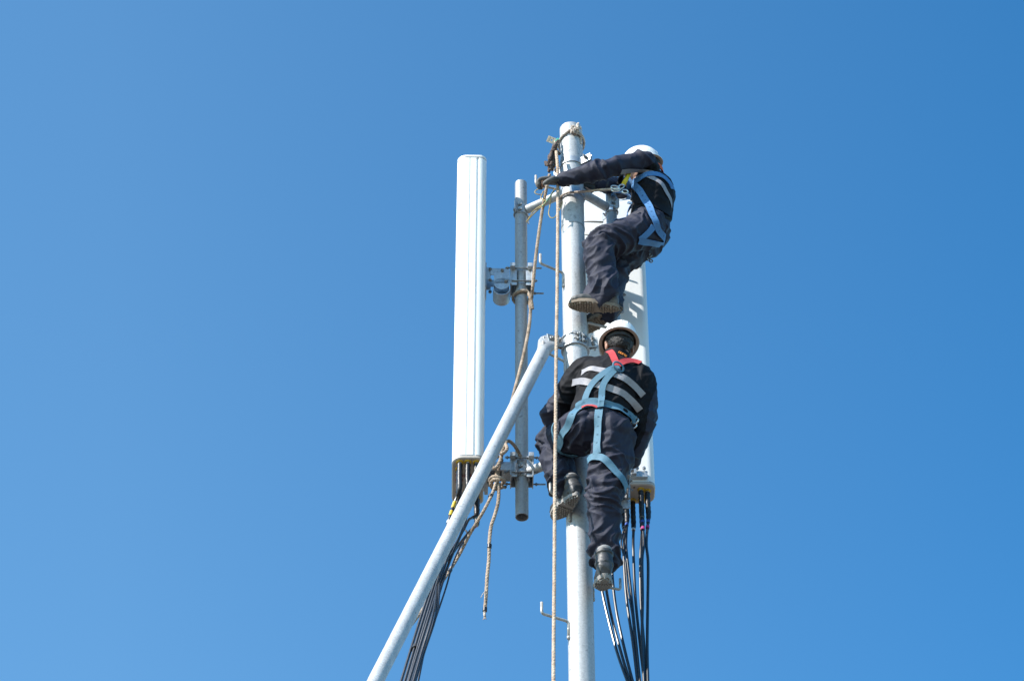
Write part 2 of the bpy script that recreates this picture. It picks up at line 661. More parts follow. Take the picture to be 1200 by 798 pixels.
box(bm, mast_xy + V((0, 0, 0.125)), (1.4, 1.4, 0.25), None, 0.02)
footing = obj('concrete_footing', bm, M['concrete'], None, True, mast_xy.copy())
tag(footing, 'square concrete footing block under the mast', 'footing')


# J-shaped climbing rungs: one mesh, copied
def rung_bm(out=0.16, tip=0.075, tail=0.115, r=0.0078):
    bm = NB()
    pts = []
    b = 0.016
    ctrl = [V((0, 0, -tail)), V((0, 0, -b)), None, V((b, 0, 0)), V((out - b, 0, 0.0)), None, V((out, 0, b)), V((out, 0, tip))]
    pts.append(ctrl[0]); pts.append(ctrl[1])
    for k in range(1, 6):
        a = k / 6 * PI / 2
        pts.append(V((b - b * math.cos(a), 0, -b + b * math.sin(a))))
    pts.append(ctrl[3]); pts.append(ctrl[4])
    for k in range(1, 6):
        a = k / 6 * PI / 2
        pts.append(V((out - b + b * math.sin(a), 0, b - b * math.cos(a))))
    pts.append(ctrl[6]); pts.append(ctrl[7])
    tube(bm, pts, r, 12)
    sphere(bm, V((0, 0, -tail + 0.01)), 0.0115, 1, (1, 1, 1.4))
    sphere(bm, V((0, 0, -tail * 0.45)), 0.0105, 1, (1, 1, 1.3))
    return bm


rung_me = None


def rung(z, ang, out=0.16):
    global rung_me
    if rung_me is None:
        bm = rung_bm()
        bmesh.ops.recalc_face_normals(bm, faces=bm.faces)
        rung_me = bpy.data.meshes.new('step_rung')
        bm.to_mesh(rung_me); bm.free()
        rung_me.materials.append(M['rod'])
        rung_me.polygons.foreach_set('use_smooth', [True] * len(rung_me.polygons))
    o = bpy.data.objects.new('step_rung', rung_me)
    C.objects.link(o)
    o.parent = mast
    d = V((math.cos(ang), math.sin(ang), 0))
    o.location = d * (MR + 0.005) + V((0, 0, z))
    o.rotation_euler = (0, 0, ang)
    return o


def rung_px(px, py, dx, dy):
    """left or right rung whose elbow sits at the pixel, leaving towards (dx, dy)"""
    ang = math.atan2(dy, dx)
    p = P(px, py, math.sin(ang) * (MR + 0.005))
    return rung(p.z, ang)


left_rungs = [(656, 223, -.15, -.05), (658, 320, -.14, -.085), (660, 424, -.135, -.10), (665, 592, -.10, -.11), (667, 728, -.14, -.07)]
for a in left_rungs:
    rung_px(*a)
for a in [(690, 378, .15, .055), (689, 684, .16, .055)]:
    rung_px(*a)
for z in [9.4, 8.9, 8.4, 7.9, 7.4, 6.9, 6.4, 5.9, 5.4, 4.9, 4.4, 3.9, 3.4, 2.9, 2.4, 1.9, 1.4]:
    rung(z, R(205) if int(z * 2) % 2 else R(20))


# collars on the mast
def collar(pyc, h, lugs, thick=0.006, name='clamp_collar'):
    z = mz(pyc)
    c = mast_xy + V((0, 0, z))
    bm = NB()
    ring_band(bm, c, (0, 0, 1), MR + thick, MR + 0.0008, h, 56)
    for ang, ln, lh in lugs:
        d = V((math.cos(ang), math.sin(ang), 0))
        s = V((0, 0, 1)).cross(d)
        rot = Matrix((d, s, V((0, 0, 1)))).transposed()
        for sg in (-1, 1):
            box(bm, c + d * (MR + ln / 2) + s * sg * 0.009, (ln, 0.006, lh), rot, 0.002)
    o = obj(name, bm, M['zinc'], mast)
    bm = NB()
    for ang, ln, lh in lugs:
        d = V((math.cos(ang), math.sin(ang), 0))
        s = V((0, 0, 1)).cross(d)
        for zz in ((-lh * 0.25, lh * 0.25) if lh > 0.06 else (0,)):
            q = c + d * (MR + ln * 0.62) + V((0, 0, zz))
            tube(bm, [q - s * 0.045, q + s * 0.04], 0.0058, 10)
            hexbolt(bm, q + s * 0.014, s, 0.0125, 0.01)
            hexbolt(bm, q - s * 0.014, -s, 0.0125, 0.01)
    pieces('bolt', bm, M['bolt'], o)
    return c


collar(186, 0.045, [(R(-35), 0.075, 0.06), (R(150), 0.05, 0.05)])
cb = collar(396, 0.085, [(R(-68), 0.022, 0.07), (R(-12), 0.062, 0.07), (R(196), 0.07, 0.075)])
# centre piece between the two band rims and the long bolt on the right
bm = NB()
ring_band(bm, cb + V((0, 0, 0.040)), (0, 0, 1), MR + 0.013, MR + 0.006, 0.010, 56)
ring_band(bm, cb + V((0, 0, -0.040)), (0, 0, 1), MR + 0.013, MR + 0.006, 0.010, 56)
for a in (-80, -35, 10, 55, 100, 145, 190, 235):
    d = V((math.cos(R(a)), math.sin(R(a)), 0)); s = V((0, 0, 1)).cross(d)
    box(bm, cb + d * (MR + 0.009), (0.006, 0.014, 0.075), Matrix((d, s, V((0, 0, 1)))).transposed(), 0.001)
obj('collar_rib', bm, M['zinc'], mast)
arm_z = mz(222)
collar(222, 0.05, [(R(95), 0.03, 0.04)])
low_arm_z = None

# ------------------------------------------------------------------ the sloping brace
brA = P(641, 404, -0.09)
brB = P(440, 798, -1.25)
# the foot stands where the line meets the ground
dd = (brB - brA)
brF = brA + dd * ((brA.z - 0.06) / -dd.z)
brace = thing('diagonal_brace', 'long sloping galvanized brace pipe bolted to the mast collar, running down to the left', 'brace pipe', V((brF.x, brF.y, 0)))
bd = (brB - brA).normalized()
bm = NB()
nseg = 12
tube(bm, [brA + bd * 0.09 + (brF - brA - bd * 0.09) * (i / nseg) for i in range(nseg + 1)], 0.0385, 48)
obj('brace_tube', bm, M['steel'], brace)
# flattened end: tube squashed into a plate
bm = NB()
side = V((0, 1, 0)) - bd * bd.y
side.normalize()
wid = bd.cross(side).normalized()
Lr = []
for t, a_, b_ in ((0.10, 0.0385, 0.0385), (0.05, 0.045, 0.036), (0.0, 0.055, 0.022), (-0.035, 0.060, 0.011), (-0.075, 0.056, 0.008), (-0.10, 0.040, 0.007)):
    Lr.append([bm.verts.new(brA + bd * t + wid * (a_ * math.cos(2 * PI * k / 32)) + side * (b_ * math.sin(2 * PI * k / 32))) for k in range(32)])
for i in range(len(Lr) - 1):
    for k in range(32):
        bm.faces.new((Lr[i][k], Lr[i][(k + 1) % 32], Lr[i + 1][(k + 1) % 32], Lr[i + 1][k]))
bm.faces.new(Lr[-1])
obj('flattened_end', bm, M['steel_dull'], brace)
lugd = (cb + V((-MR * 1.2, -0.01, 0.01)))
bm = NB()
q0 = brA - bd * 0.055
mid = (q0 + lugd) / 2
dv = (lugd - q0)
rt = basis(dv, (0, 0, 1))
for sg in (-1, 1):
    box(bm, mid + rt @ V((0.016 * sg, 0, 0)), (0.006, dv.length + 0.05, 0.062), rt, 0.002)
pl = obj('joint_plate', bm, M['zinc'], brace)
bm = NB()
for q in (q0, mid + V((0.01, 0, 0))):
    ax = rt @ V((1, 0, 0))
    hexbolt(bm, q + ax * 0.018, ax, 0.017, 0.012)
    hexbolt(bm, q - ax * 0.018, -ax, 0.017, 0.012)
pieces('bolt', bm, M['bolt'], pl)
bm = NB()
box(bm, V((brF.x, brF.y, 0.03)), (0.4, 0.4, 0.06), None, 0.01)
obj('foot_plate', bm, M['steel_dull'], brace)

# ------------------------------------------------------------------ side pipes, with the arms that carry them
PY = 0.20
pipeL_top = P(608.5, 211, PY - 0.033); pipeL_bot = P(612.8, 606, PY)
pipeR_top = P(714, 210, PY - 0.033); pipeR_bot = P(729.5, 578, PY)
xL = P(611, 399, PY).x
xR = P(721.5, 399, PY).x


def side_pipe(x, zt_, zb_, r, label, armz):
    base = V((x, YM + PY, zb_))
    t = thing('mounting_pipe', label, 'pipe', base, 'vertical mounting pipes beside the mast')
    bm = NB()
    hollow(bm, base, V((x, YM + PY, zt_)), r, 0.004, 40, 10)
    ring_band(bm, V((x, YM + PY, zt_ - 0.004)), (0, 0, 1), r - 0.003, 0.0005, 0.005, 40)
    obj('pipe_tube', bm, M['steel_dull'], t)
    for az in armz:
        c = V((x, YM + PY, az))
        m0 = V((mast_x, YM, az))
        d = (m0 - c); d.z = 0
        d.normalize()
        bm = NB()
        hollow(bm, c + d * (r + 0.012), m0 - d * (MR + 0.001), 0.028, 0.003, 32, 2)
        arm = obj('support_arm', bm, M['steel'], t)
        bm = NB()
        # saddle of bent plate and U bolt round the pipe
        ring_band(bm, c, (0, 0, 1), r + 0.007, r + 0.001, 0.075, 28, R(-80), R(80), d)
        s = V((0, 0, 1)).cross(d)
        rt_ = Matrix((d, s, V((0, 0, 1)))).transposed()
        for sg in (-1, 1):
            box(bm, c + d * 0.005 + s * sg * (r + 0.022), (0.006, 0.045, 0.075), rt_, 0.001)
        obj('saddle_plate', bm, M['zinc'], arm)
        bm = NB()
        for dz in (-0.022, 0.022):
            pts = [c + s * (r + 0.006) + d * 0.035 + V((0, 0, dz))]
            for k in range(13):
                a = PI * k / 12
                pts.append(c + s * (math.cos(a) * (r + 0.006)) - d * (math.sin(a) * (r + 0.006)) + V((0, 0, dz)))
            pts.append(c - s * (r + 0.006) + d * 0.035 + V((0, 0, dz)))
            tube(bm, pts, 0.005, 8)
            for sg in (-1, 1):
                hexbolt(bm, c + s * sg * (r + 0.006) + d * 0.012 + V((0, 0, dz)), d, 0.011, 0.009)
        pieces('u_bolt', bm, M['bolt'], arm)
    return t


armL1 = P(612, 249, PY).z
armL2 = P(612, 556, PY).z
pipeL = side_pipe(xL, pipeL_top.z, pipeL_bot.z, 0.0375, 'shaded grey mounting pipe between the left antenna and the mast, open at its lower end', [armL1, armL2])
pipeR = side_pipe(xR, pipeR_top.z, pipeR_bot.z, 0.033, 'pale mounting pipe behind the workers, in front of the right antenna', [armL1 + 0.02, armL2 + 0.02])
low_arm_z = armL2
zc = V((mast_x, YM, armL2))
bm = NB()
ring_band(bm, zc, (0, 0, 1), MR + 0.006, MR + 0.0008, 0.05, 56)
obj('clamp_collar', bm, M['zinc'], mast)


# ------------------------------------------------------------------ panel antennas
def antenna(base, rotz, H, ports, label, pipe_xy, pipe_r, brz):
    """local x = width, local +y = the side that radiates, -y = the back with its brackets"""
    t = thing('panel_antenna', label, 'antenna', base, 'white panel antennas on the mast')
    Rz = Matrix.Rotation(rotz, 4, 'Z')
    MX = Matrix.Translation(base) @ Rz
    W, T_ = 0.425, 0.18

    def section(inset=0.0, back=0.0):
        hw, ht = W / 2 - inset, T_ / 2 - inset
        r = 0.062 - inset
        rb = 0.044 - inset
        p = []

        def arc(cx, cy, rad, a0, a1, n=8):
            for k in range(n + 1):
                a = a0 + (a1 - a0) * k / n
                p.append(V((cx + rad * math.cos(a), cy + rad * math.sin(a), 0)))
        arc(hw - rb, -ht + rb, rb, -PI / 2, 0)
        if inset == 0:
            for y, o in ((-0.044, 0), (-0.043, 0.008), (-0.030, 0.008), (-0.028, 0), (0.008, 0), (0.009, 0.0035), (0.013, 0.0035), (0.014, 0)):
                p.append(V((hw - o, y, 0)))
        arc(hw - r, ht - r, r, 0, PI / 2)
        arc(-hw + r, ht - r, r, PI / 2, PI)
        if inset == 0:
            for y, o in ((0.014, 0), (0.013, 0.0035), (0.009, 0.0035), (0.008, 0), (-0.028, 0), (-0.030, 0.008), (-0.043, 0.008), (-0.044, 0)):
                p.append(V((-hw + o, y, 0)))
        arc(-hw + rb, -ht + rb, rb, PI, 3 * PI / 2)
        return p

    bm = NB()
    s = section()
    Lr = []
    nz = 12
    for i in range(nz + 1):
        z = 0.018 + (H - 0.036) * i / nz
        Lr.append([bm.verts.new(MX @ (q + V((0, 0, z)))) for q in s])
    n = len(s)
    for i in range(nz):
        for k in range(n):
            bm.faces.new((Lr[i][k], Lr[i][(k + 1) % n], Lr[i + 1][(k + 1) % n], Lr[i + 1][k]))
    bm.faces.new(Lr[-1]); bm.faces.new(list(reversed(Lr[0])))
    obj('radome', bm, M['radome'], t, True, None, 20)

    def capmesh(z0, z1, grow, m, name):
        bm = NB()
        s2 = section(0.001)
        k_ = [(-0.004, z0), (grow, z0 + (z1 - z0) * 0.25), (grow, z0 + (z1 - z0) * 0.8), (-0.003, z1)]
        LL = []
        for g_, z in k_:
            ring = []
            for q in s2:
                d = V((q.x / (W / 2), q.y / (T_ / 2), 0))
                ring.append(bm.verts.new(MX @ (q + V((d.x * g_, d.y * g_, z)))))
            LL.append(ring)
        nn = len(s2)
        for i in range(3):
            for k in range(nn):
                bm.faces.new((LL[i][k], LL[i][(k + 1) % nn], LL[i + 1][(k + 1) % nn], LL[i + 1][k]))
        bm.faces.new(LL[-1]); bm.faces.new(list(reversed(LL[0])))
        return obj(name, bm, m, t)

    capmesh(H - 0.018, H + 0.006, 0.002, M['radome'], 'top_cap')
    capb = capmesh(-0.004, 0.018, 0.002, M['cap'], 'bottom_cap')
    # dark seam gasket at both ends
    bm = NB()
    for z in (0.0195, H - 0.0195):
        s2 = section(0.0005)
        A = [bm.verts.new(MX @ (q * 1.004 + V((0, 0, z - 0.0022)))) for q in s2]
        B = [bm.verts.new(MX @ (q * 1.004 + V((0, 0, z + 0.0022)))) for q in s2]
        for k in range(len(s2)):
            bm.faces.new((A[k], A[(k + 1) % len(s2)], B[(k + 1) % len(s2)], B[k]))
    pieces('gasket', bm, M['steel_dull'], t)
    # small screws on the bottom plate
    bm = NB()
    for x in (-0.18, -0.09, 0.0, 0.09, 0.18):
        for y in (-0.065, 0.065):
            if abs(x) > 0.17:
                y *= 0.5
            hexbolt(bm, MX @ V((x, y, -0.004)), (0, 0, -1), 0.005, 0.003)
    for x in (-0.13, -0.05, 0.05, 0.13):
        hexbolt(bm, MX @ V((x, 0.0, -0.004)), (0, 0, -1), 0.004, 0.002)
    pieces('screw', bm, M['dark'], capb)
    for x, y, col in ports:
        bm = NB()
        c = MX @ V((x, y, 0))
        ring_band(bm, c + V((0, 0, -0.007)), (0, 0, 1), 0.021, 0.012, 0.006, 24)
        o = obj('port_ring', bm, M[col], t)
        bm = NB()
        tube(bm, [c + V((0, 0, -0.003)), c + V((0, 0, -0.035))], 0.0125, 20)
        obj('connector', bm, M['chrome'], o)
    # brackets to the pipe
    for bi, z in enumerate(brz):
        zz = z - base.z
        px_ = (MX.inverted() @ V((pipe_xy[0], pipe_xy[1], z)))
        cx, cy = px_.x, px_.y
        ht = T_ / 2
        upper = bi == 1
        bm = NB()
        # back plate with flanges
        box(bm, V((cx, -ht - 0.004, zz)), (0.13, 0.006, 0.19), None, 0.001)
        for sg in (-1, 1):
            box(bm, V((cx + sg * 0.045, -ht - 0.018, zz + 0.02)), (0.005, 0.03, 0.10), None, 0.001)
        gap = -cy - ht - pipe_r
        if upper:
            # two tilting arms and the round strap that hangs from the hinge
            for sg in (-1, 1):
                box(bm, V((cx + sg * 0.052, -ht - gap * 0.48, zz + 0.03)), (0.005, gap * 0.62, 0.055), None, 0.001)
                t2 = bmesh.new()
                bmesh.ops.create_cone(t2, segments=28, radius1=0.047, radius2=0.047, depth=0.005, cap_ends=True)
                merge(bm, t2, Matrix.Translation(V((cx + sg * 0.058, -ht - gap * 0.55, zz - 0.075))) @ Matrix.Rotation(PI / 2, 4, 'Y'))
                box(bm, V((cx + sg * 0.058, -ht - gap * 0.55, zz - 0.015)), (0.005, 0.094, 0.12), None, 0.001)
            ring_band(bm, V((cx, -ht - gap * 0.55, zz - 0.105)), (1, 0, 0), 0.052, 0.047, 0.10, 24, PI / 2, 3 * PI / 2, (0, 0, 1))
        else:
            for sg in (-1, 1):
                box(bm, V((cx + sg * 0.05, -ht - gap * 0.5, zz)), (0.005, gap * 0.92, 0.06), None, 0.001)
            box(bm, V((cx, -ht - gap * 0.45, zz + 0.03)), (0.1, gap * 0.5, 0.005), None, 0.001)
            box(bm, V((cx, -ht - gap * 0.75, zz - 0.025)), (0.1, gap * 0.35, 0.005), None, 0.001)
            box(bm, V((cx + 0.02, -ht - 0.016, 0.055)), (0.30, 0.022, 0.045), None, 0.004)
            box(bm, V((cx + 0.09, -ht - 0.03, 0.075)), (0.03, 0.04, 0.07), None, 0.004)
            for q in (0.05, 0.11, 0.15):
                hexbolt(bm, V((cx + q, -ht - 0.027, 0.06 + (0.03 if q > 0.1 else 0))), (0, -1, 0), 0.011, 0.012)
        for v in bm.verts:
            v.co = MX @ v.co
        bk = obj('mounting_bracket', bm, M['zinc'], t)
        # two clamp jaws with V notches and their threaded rods
        bm = NB()
        for sgn in (1, -1):
            y0 = cy + sgn * (pipe_r * 0.62)
            for sx in (-1, 1):
                # jaw cheek : plate with a notch for the pipe
                prof_ = [(0, -0.075), (0.024, -0.075), (0.024, 0.075), (0, 0.075)]
                box(bm, V((cx + sx * (pipe_r + 0.010), y0 + sgn * 0.022, zz)), (0.006, 0.036, 0.15), None, 0.0015)
            box(bm, V((cx, y0 + sgn * 0.040, zz)), (pipe_r * 2 + 0.05, 0.006, 0.15), None, 0.0015)
            box(bm, V((cx, y0 + sgn * 0.030, zz + 0.062)), (pipe_r * 2 + 0.10, 0.03, 0.028), None, 0.002)
        for v in bm.verts:
            v.co = MX @ v.co
        jw = obj('clamp_jaw', bm, M['zinc'], bk)
        bm = NB()
        for sx in (-1, 1):
            for dz, ext in ((0.06, 0.085 if sx < 0 else 0.05), (-0.045, 0.05 if sx < 0 else 0.10)):
                a = V((cx + sx * (pipe_r + 0.018), cy + pipe_r + 0.055, zz + dz))
                b = V((cx + sx * (pipe_r + 0.018), cy - pipe_r - ext, zz + dz))
                tube(bm, [a, b], 0.005, 8)
                hexbolt(bm, V((a.x, cy - pipe_r - 0.042, a.z)), (0, -1, 0), 0.0105, 0.009)
                hexbolt(bm, V((a.x, cy + pipe_r + 0.042, a.z)), (0, 1, 0), 0.0105, 0.009)
        for sg in (-1, 1):
            for yy, dz in ((0.018, 0.05), (0.018, -0.04), (gap * 0.5, 0.03), (gap * 0.62, -0.06)):
                hexbolt(bm, V((cx + sg * (0.061 if yy > 0.02 else 0.048), -ht - 0.012 - yy, zz + dz)), (sg, 0, 0), 0.011, 0.008)
        for v in bm.verts:
            v.co = MX @ v.co
        pieces('bolt', bm, M['bolt'], bk)
    return MX, capb, t


fl = P(547.6, 536, -0.01)
H_ANT = P(555, 182, -0.01).z - fl.z
baseL = V((fl.x - 0.0, YM - 0.01 + 0.2125, fl.z))
rzL = R(90 + 1.0)
portsL = [(-0.175, 0.045, 'yellow'), (-0.178, 0.0, 'yellow'), (-0.175, -0.048, 'yellow'), (-0.115, 0.05, 'yellow'),
          (-0.06, 0.048, 'redring'), (-0.06, 0.0, 'redring'), (-0.02, 0.048, 'redring'), (0.06, -0.05, 'redring'), (0.14, -0.055, 'yellow'), (0.14, 0.04, 'yellow')]
zb1 = P(612, 330, PY).z
zb2 = P(612, 556, PY).z + 0.02
MXL, capL, antL = antenna(baseL, rzL, H_ANT, portsL, 'white panel antenna standing alone at the left, seen edge on with its bottom plate showing', 'x' and (xL, YM + PY), 0.0375, [zb2, zb1])
fr = P(724, 567, 0.42)
baseR = V((P(725, 567, 0.42).x, YM + 0.42 + 0.09, fr.z))
portsR = [(0.13, -0.045, 'yellow'), (0.168, -0.032, 'yellow'), (0.168, 0.018, 'yellow'), (0.135, 0.052, 'yellow'), (0.0, -0.045, 'redring'),
          (0.085, 0.055, 'yellow'), (0.03, 0.055, 'redring'), (0.045, 0.0, 'yellow'), (-0.05, 0.05, 'yellow'), (-0.12, 0.05, 'yellow'), (-0.14, -0.045, 'yellow')]
MXR, capR, antR = antenna(baseR, R(0), H_ANT, portsR, 'white panel antenna behind the two workers at the right, its back to the camera', (xR, YM + PY), 0.033, [P(722, 556, PY).z + 0.02, P(722, 325, PY).z])


bm = NB()
tube(bm, [P(680, 259.3, .27), P(707, 260.6, .27)], 0.006, 8)
obj('threaded_rod', bm, M['rod'], pipeR)
bm = NB()
tube(bm, [P(681, 273.0, .27), P(700, 279, .27)], 0.006, 8)
obj('threaded_rod', bm, M['rod'], pipeR)

# ------------------------------------------------------------------ feeder cables
def cable(base_thing_label, pts, r, bands=(), group=None, m='cable', boot=True):
    pts = [V(p) for p in pts]
    c = cr(pts, 0.03)
    t = thing('feeder_cable', base_thing_label, 'cable', pts[-1], group)
    bm = NB()
    tube(bm, c, r, 10)
    obj('cable_jacket', bm, M[m], t)
    if boot:
        bm = NB()
        b = cr(pts, 0.01)
        n = 22
        rr = [0.0155 if i < n * 0.7 else 0.0155 - (0.0155 - r - 0.001) * ((i - n * 0.7) / (n * 0.3)) for i in range(n + 1)]
        rr = [q + 0.0012 * math.sin(i * 1.9) for i, q in enumerate(rr)]
        tube(bm, b[:n + 1], rr, 14)
        obj('rubber_boot', bm, M['rubber'], t)
    L = [0]
    for i in range(1, len(c)):
        L.append(L[-1] + (c[i] - c[i - 1]).length)
    for s0, ln, col in bands:
        seg_ = [c[i] for i in range(len(c)) if s0 - 0.001 <= L[i] <= s0 + ln + 0.03]
        if len(seg_) >= 2:
            a, b = seg_[0], seg_[0] + (seg_[1] - seg_[0]).normalized() * ln
            bm = NB()
            tube(bm, [a, b], r + 0.0028, 12)
            obj('colour_band', bm, M[col], t)
    return t


def gnd(p, x, y):
    """carry a cable on to the foot of the mast"""
    return [V((x, y, 5.0)), V((x, y, 0.03))]


random.seed(3)


def fan(MX, port, way, r, lab, grp, gx, gy, bands):
    p0 = MX @ V((port[0], port[1], -0.02))
    pts = [p0, p0 + V((0, 0, -0.10)), p0 + V((0, 0, -0.18))] + [P(*q) for q in way]
    dl = (pts[-1] - pts[-2]).normalized()
    pts += [pts[-1] + dl * 0.5, pts[-1] + dl * 1.1]
    pts += gnd(pts[-1], gx, gy)
    return cable(lab, pts, r, bands, grp)


gl = 'feeder cables under the left antenna'
fl_ = [
    (0, [(533, 588, 0.060), (526, 610, 0.030), (514, 660, 0.000), (496.65, 712, -0.050), (481.65, 760, -0.146), (467.65, 806, -0.238)], 0.0078, 'leftmost black feeder cable under the left antenna, with yellow bands', [(0.22, 0.05, 'yellow'), (0.33, 0.04, 'yellow'), (0.40, 0.02, 'white')]),
    (3, [(535, 592, 0.080), (529, 610, 0.050), (516.5, 660, 0.030), (500.1, 712, -0.078), (485.6, 760, -0.174), (472.1, 806, -0.266)], 0.0078, 'black cable beside the leftmost one under the left antenna, white band near its plug', [(0.16, 0.03, 'yellow'), (0.25, 0.03, 'white'), (0.36, 0.04, 'yellow')]),
    (1, [(540, 592, 0.100), (533, 612, 0.050), (519, 660, 0.030), (503.55, 712, -0.106), (489.05, 760, -0.202), (476.05, 806, -0.294)], 0.0078, 'black cable from the middle front port of the left antenna, with yellow stripes', [(0.24, 0.03, 'yellow'), (0.28, 0.025, 'white'), (0.34, 0.04, 'yellow')]),
    (4, [(541, 596, 0.120), (536, 618, 0.100), (521.5, 662, 0.060), (505.5, 714, -0.138), (490.5, 762, -0.234), (477, 806, -0.322)], 0.0078, 'black cable from the second row port, crossing behind the brace', [(0.2, 0.02, 'redring')]),
    (2, [(551, 580, 0.140), (544, 615, 0.120), (524.5, 664, 0.080), (508.45, 716, -0.170), (493.45, 764, -0.266), (480.45, 806, -0.350)], 0.0078, 'black cable from the right front port of the left antenna', [(0.26, 0.03, 'orange')]),
    (8, [(557, 616, 0.260), (551, 622, 0.200), (541, 634, 0.150), (527, 653, 0.100), (516.5, 670, 0.060), (511.9, 716, -0.198), (496.9, 764, -0.294), (483.9, 806, -0.378)], 0.0078, 'black cable from the rear port that bows to the right of the brace', [(0.2, 0.04, 'yellow'), (0.27, 0.03, 'magenta')]),
    (7, [(550, 608, 0.220), (544, 619, 0.180), (534, 637, 0.140), (522, 657, 0.100), (514, 674, 0.060), (508.35, 716, -0.226), (494.35, 764, -0.322), (482.35, 806, -0.406)], 0.0075, 'thin black cable with a magenta band just right of the brace', [(0.22, 0.02, 'yellow'), (0.27, 0.02, 'magenta')]),
    (9, [(548, 626, .28), (539, 641, .2), (530, 662, .15), (523, 687, .05), (512, 720, -.1), (499, 757, -.2), (488.5, 806, -.3)], 0.0052, 'thinnest black cable, hanging separately to the right of the left bundle', []),
]
for pi_, way, r_, lab, bands in fl_:
    fan(MXL, portsL[pi_], way, r_, lab, gl, mast_x - 0.55 + 0.03 * pi_, YM - 1.3, bands)
# strap that ties the left bundle
bm = NB()
tc_ = P(489.0, 760.5, -.155)
dirc = (P(487, 775, -.2) - P(497, 740, -.12)).normalized()
tube(bm, [tc_ + dirc * -0.012, tc_ + dirc * 0.012], 0.033, 20, True, lambda a: 0.75 + 0.25 * abs(math.cos(a)))
tie = obj('cable_tie', bm, M['rubber'], None, True, tc_.copy())
tag(tie, 'black tie wrapped round the left cable bundle near the bottom edge', 'cable tie')

gr_ = 'feeder cables under the right antenna'
rr_ = [
    (0, [(754.5, 636, .38), (752.5, 655, .33), (753, 700, .28), (752.5, 750, .2), (755, 806, .1)], 0.0085, 'black cable below the right antenna, magenta band, left of the rightmost cable', [(0.16, 0.03, 'tan'), (0.22, 0.02, 'bluetape'), (0.28, 0.025, 'magenta')]),
    (1, [(757.5, 636, .4), (759.5, 660, .36), (759, 710, .3), (758.5, 760, .2), (759.5, 806, .1)], 0.0085, 'rightmost black cable, hanging almost straight from the right antenna', [(0.19, 0.03, 'bluetape'), (0.25, 0.025, 'magenta')]),
    (3, [(751.5, 636, .44), (750.5, 655, .4), (751, 705, .33), (755, 760, .22), (757.5, 806, .12)], 0.0085, 'black cable with a purple band in the right antenna bundle', [(0.2, 0.03, 'tan'), (0.28, 0.02, 'magenta')]),
    (5, [(742, 636, .44), (742.5, 655, .4), (744.5, 700, .32), (750, 755, .22), (756, 806, .12)], 0.0085, 'black cable with a white band hanging from the middle of the right antenna', [(0.14, 0.03, 'bluetape'), (0.2, 0.03, 'white')]),
    (6, [(731.5, 636, .42), (731, 650, .38), (734, 700, .3), (742, 755, .2), (748, 806, .1)], 0.0085, 'black cable with an orange band just right of the lower worker\'s shin', [(0.16, 0.03, 'white'), (0.24, 0.04, 'tan'), (0.30, 0.025, 'orange')]),
    (7, [(733.5, 636, .42), (735, 655, .38), (740, 700, .3), (745.5, 755, .2), (750.5, 806, .1)], 0.0085, 'black cable beside the orange banded one under the right antenna', [(0.2, 0.03, 'bluetape')]),
    (8, [(716, 636, .4), (718, 680, .35), (723, 720, .28), (733, 765, .2), (743.5, 806, .1)], 0.0085, 'black cable emerging right of the lower worker\'s raised hem, third from the left', []),
    (9, [(704, 636, .4), (709, 680, .35), (716, 720, .28), (728, 765, .2), (740.5, 806, .1)], 0.0085, 'second black cable from the left under the lower worker\'s boot', [(0.24, 0.03, 'magenta')]),
    (9, [(698, 636, .38), (702, 665, .35), (707, 700, .28), (722, 760, .2), (738, 806, .1)], 0.0085, 'leftmost black cable of the right bundle, under the lower worker\'s boot', [(0.3, 0.03, 'magenta')]),
    (7, [(728, 636, .4), (733, 660, .36), (735.5, 690, .3), (741, 722, .24), (744, 760, .2), (748.5, 806, .1)], 0.005, 'thin cable weaving through the right bundle', []),
]
for i, (pi_, way, r_, lab, bands) in enumerate(rr_):
    fan(MXR, portsR[pi_], way, r_, lab, gr_, mast_x + 0.25 + 0.03 * i, YM + 0.15, bands)

# ------------------------------------------------------------------ ropes
# long rope from the mast head past both workers to the ground
pts = [P(652, 178, -.11), P(653.5, 200, -.14), P(653.8, 250, -.18), P(653, 330, -.25), P(651.5, 430, -.31), P(651, 490, -.35), P(650.5, 540, -.39), P(650, 600, -.43), P(649.6, 660, -.49), P(649, 730, -.57), P(648.6, 800, -.66)]
e = pts[-1]
pts += [e + (pts[-1] - pts[-2]) * 1.5, V((e.x - 0.35, e.y - 1.2, 5.0)), V((e.x - 0.6, e.y - 2.0, 0.02))]
bm = NB()
rope(bm, wob(pts, 0.002, 3), 0.0105, 0.012)
lr = obj('hanging_rope', bm, M['rope'], None, True, V((pts[-1].x, pts[-1].y, 0)))
tag(lr, 'long straight beige rope hanging in front of both workers to the bottom edge', 'rope')

# second rope: down from the block to the small pipe, round it, on to the knots, then to the brace
pts = [P(644, 205, -.08), P(641, 218, -.08), P(637, 238, -.06), P(632, 270, -.02), P(627.5, 305, .03), P(624.5, 335, .08), P(623.5, 345, .12),
       P(622, 358, .15), P(620.5, 380, .15), P(616, 405, .13), P(609, 435, .1), P(603, 458, .06), P(597, 482, .02), P(592, 505, 0), P(589.5, 525, .02), P(585, 545, .06), P(583, 562, .08)]
bm = NB()
rope(bm, pts, 0.0105)
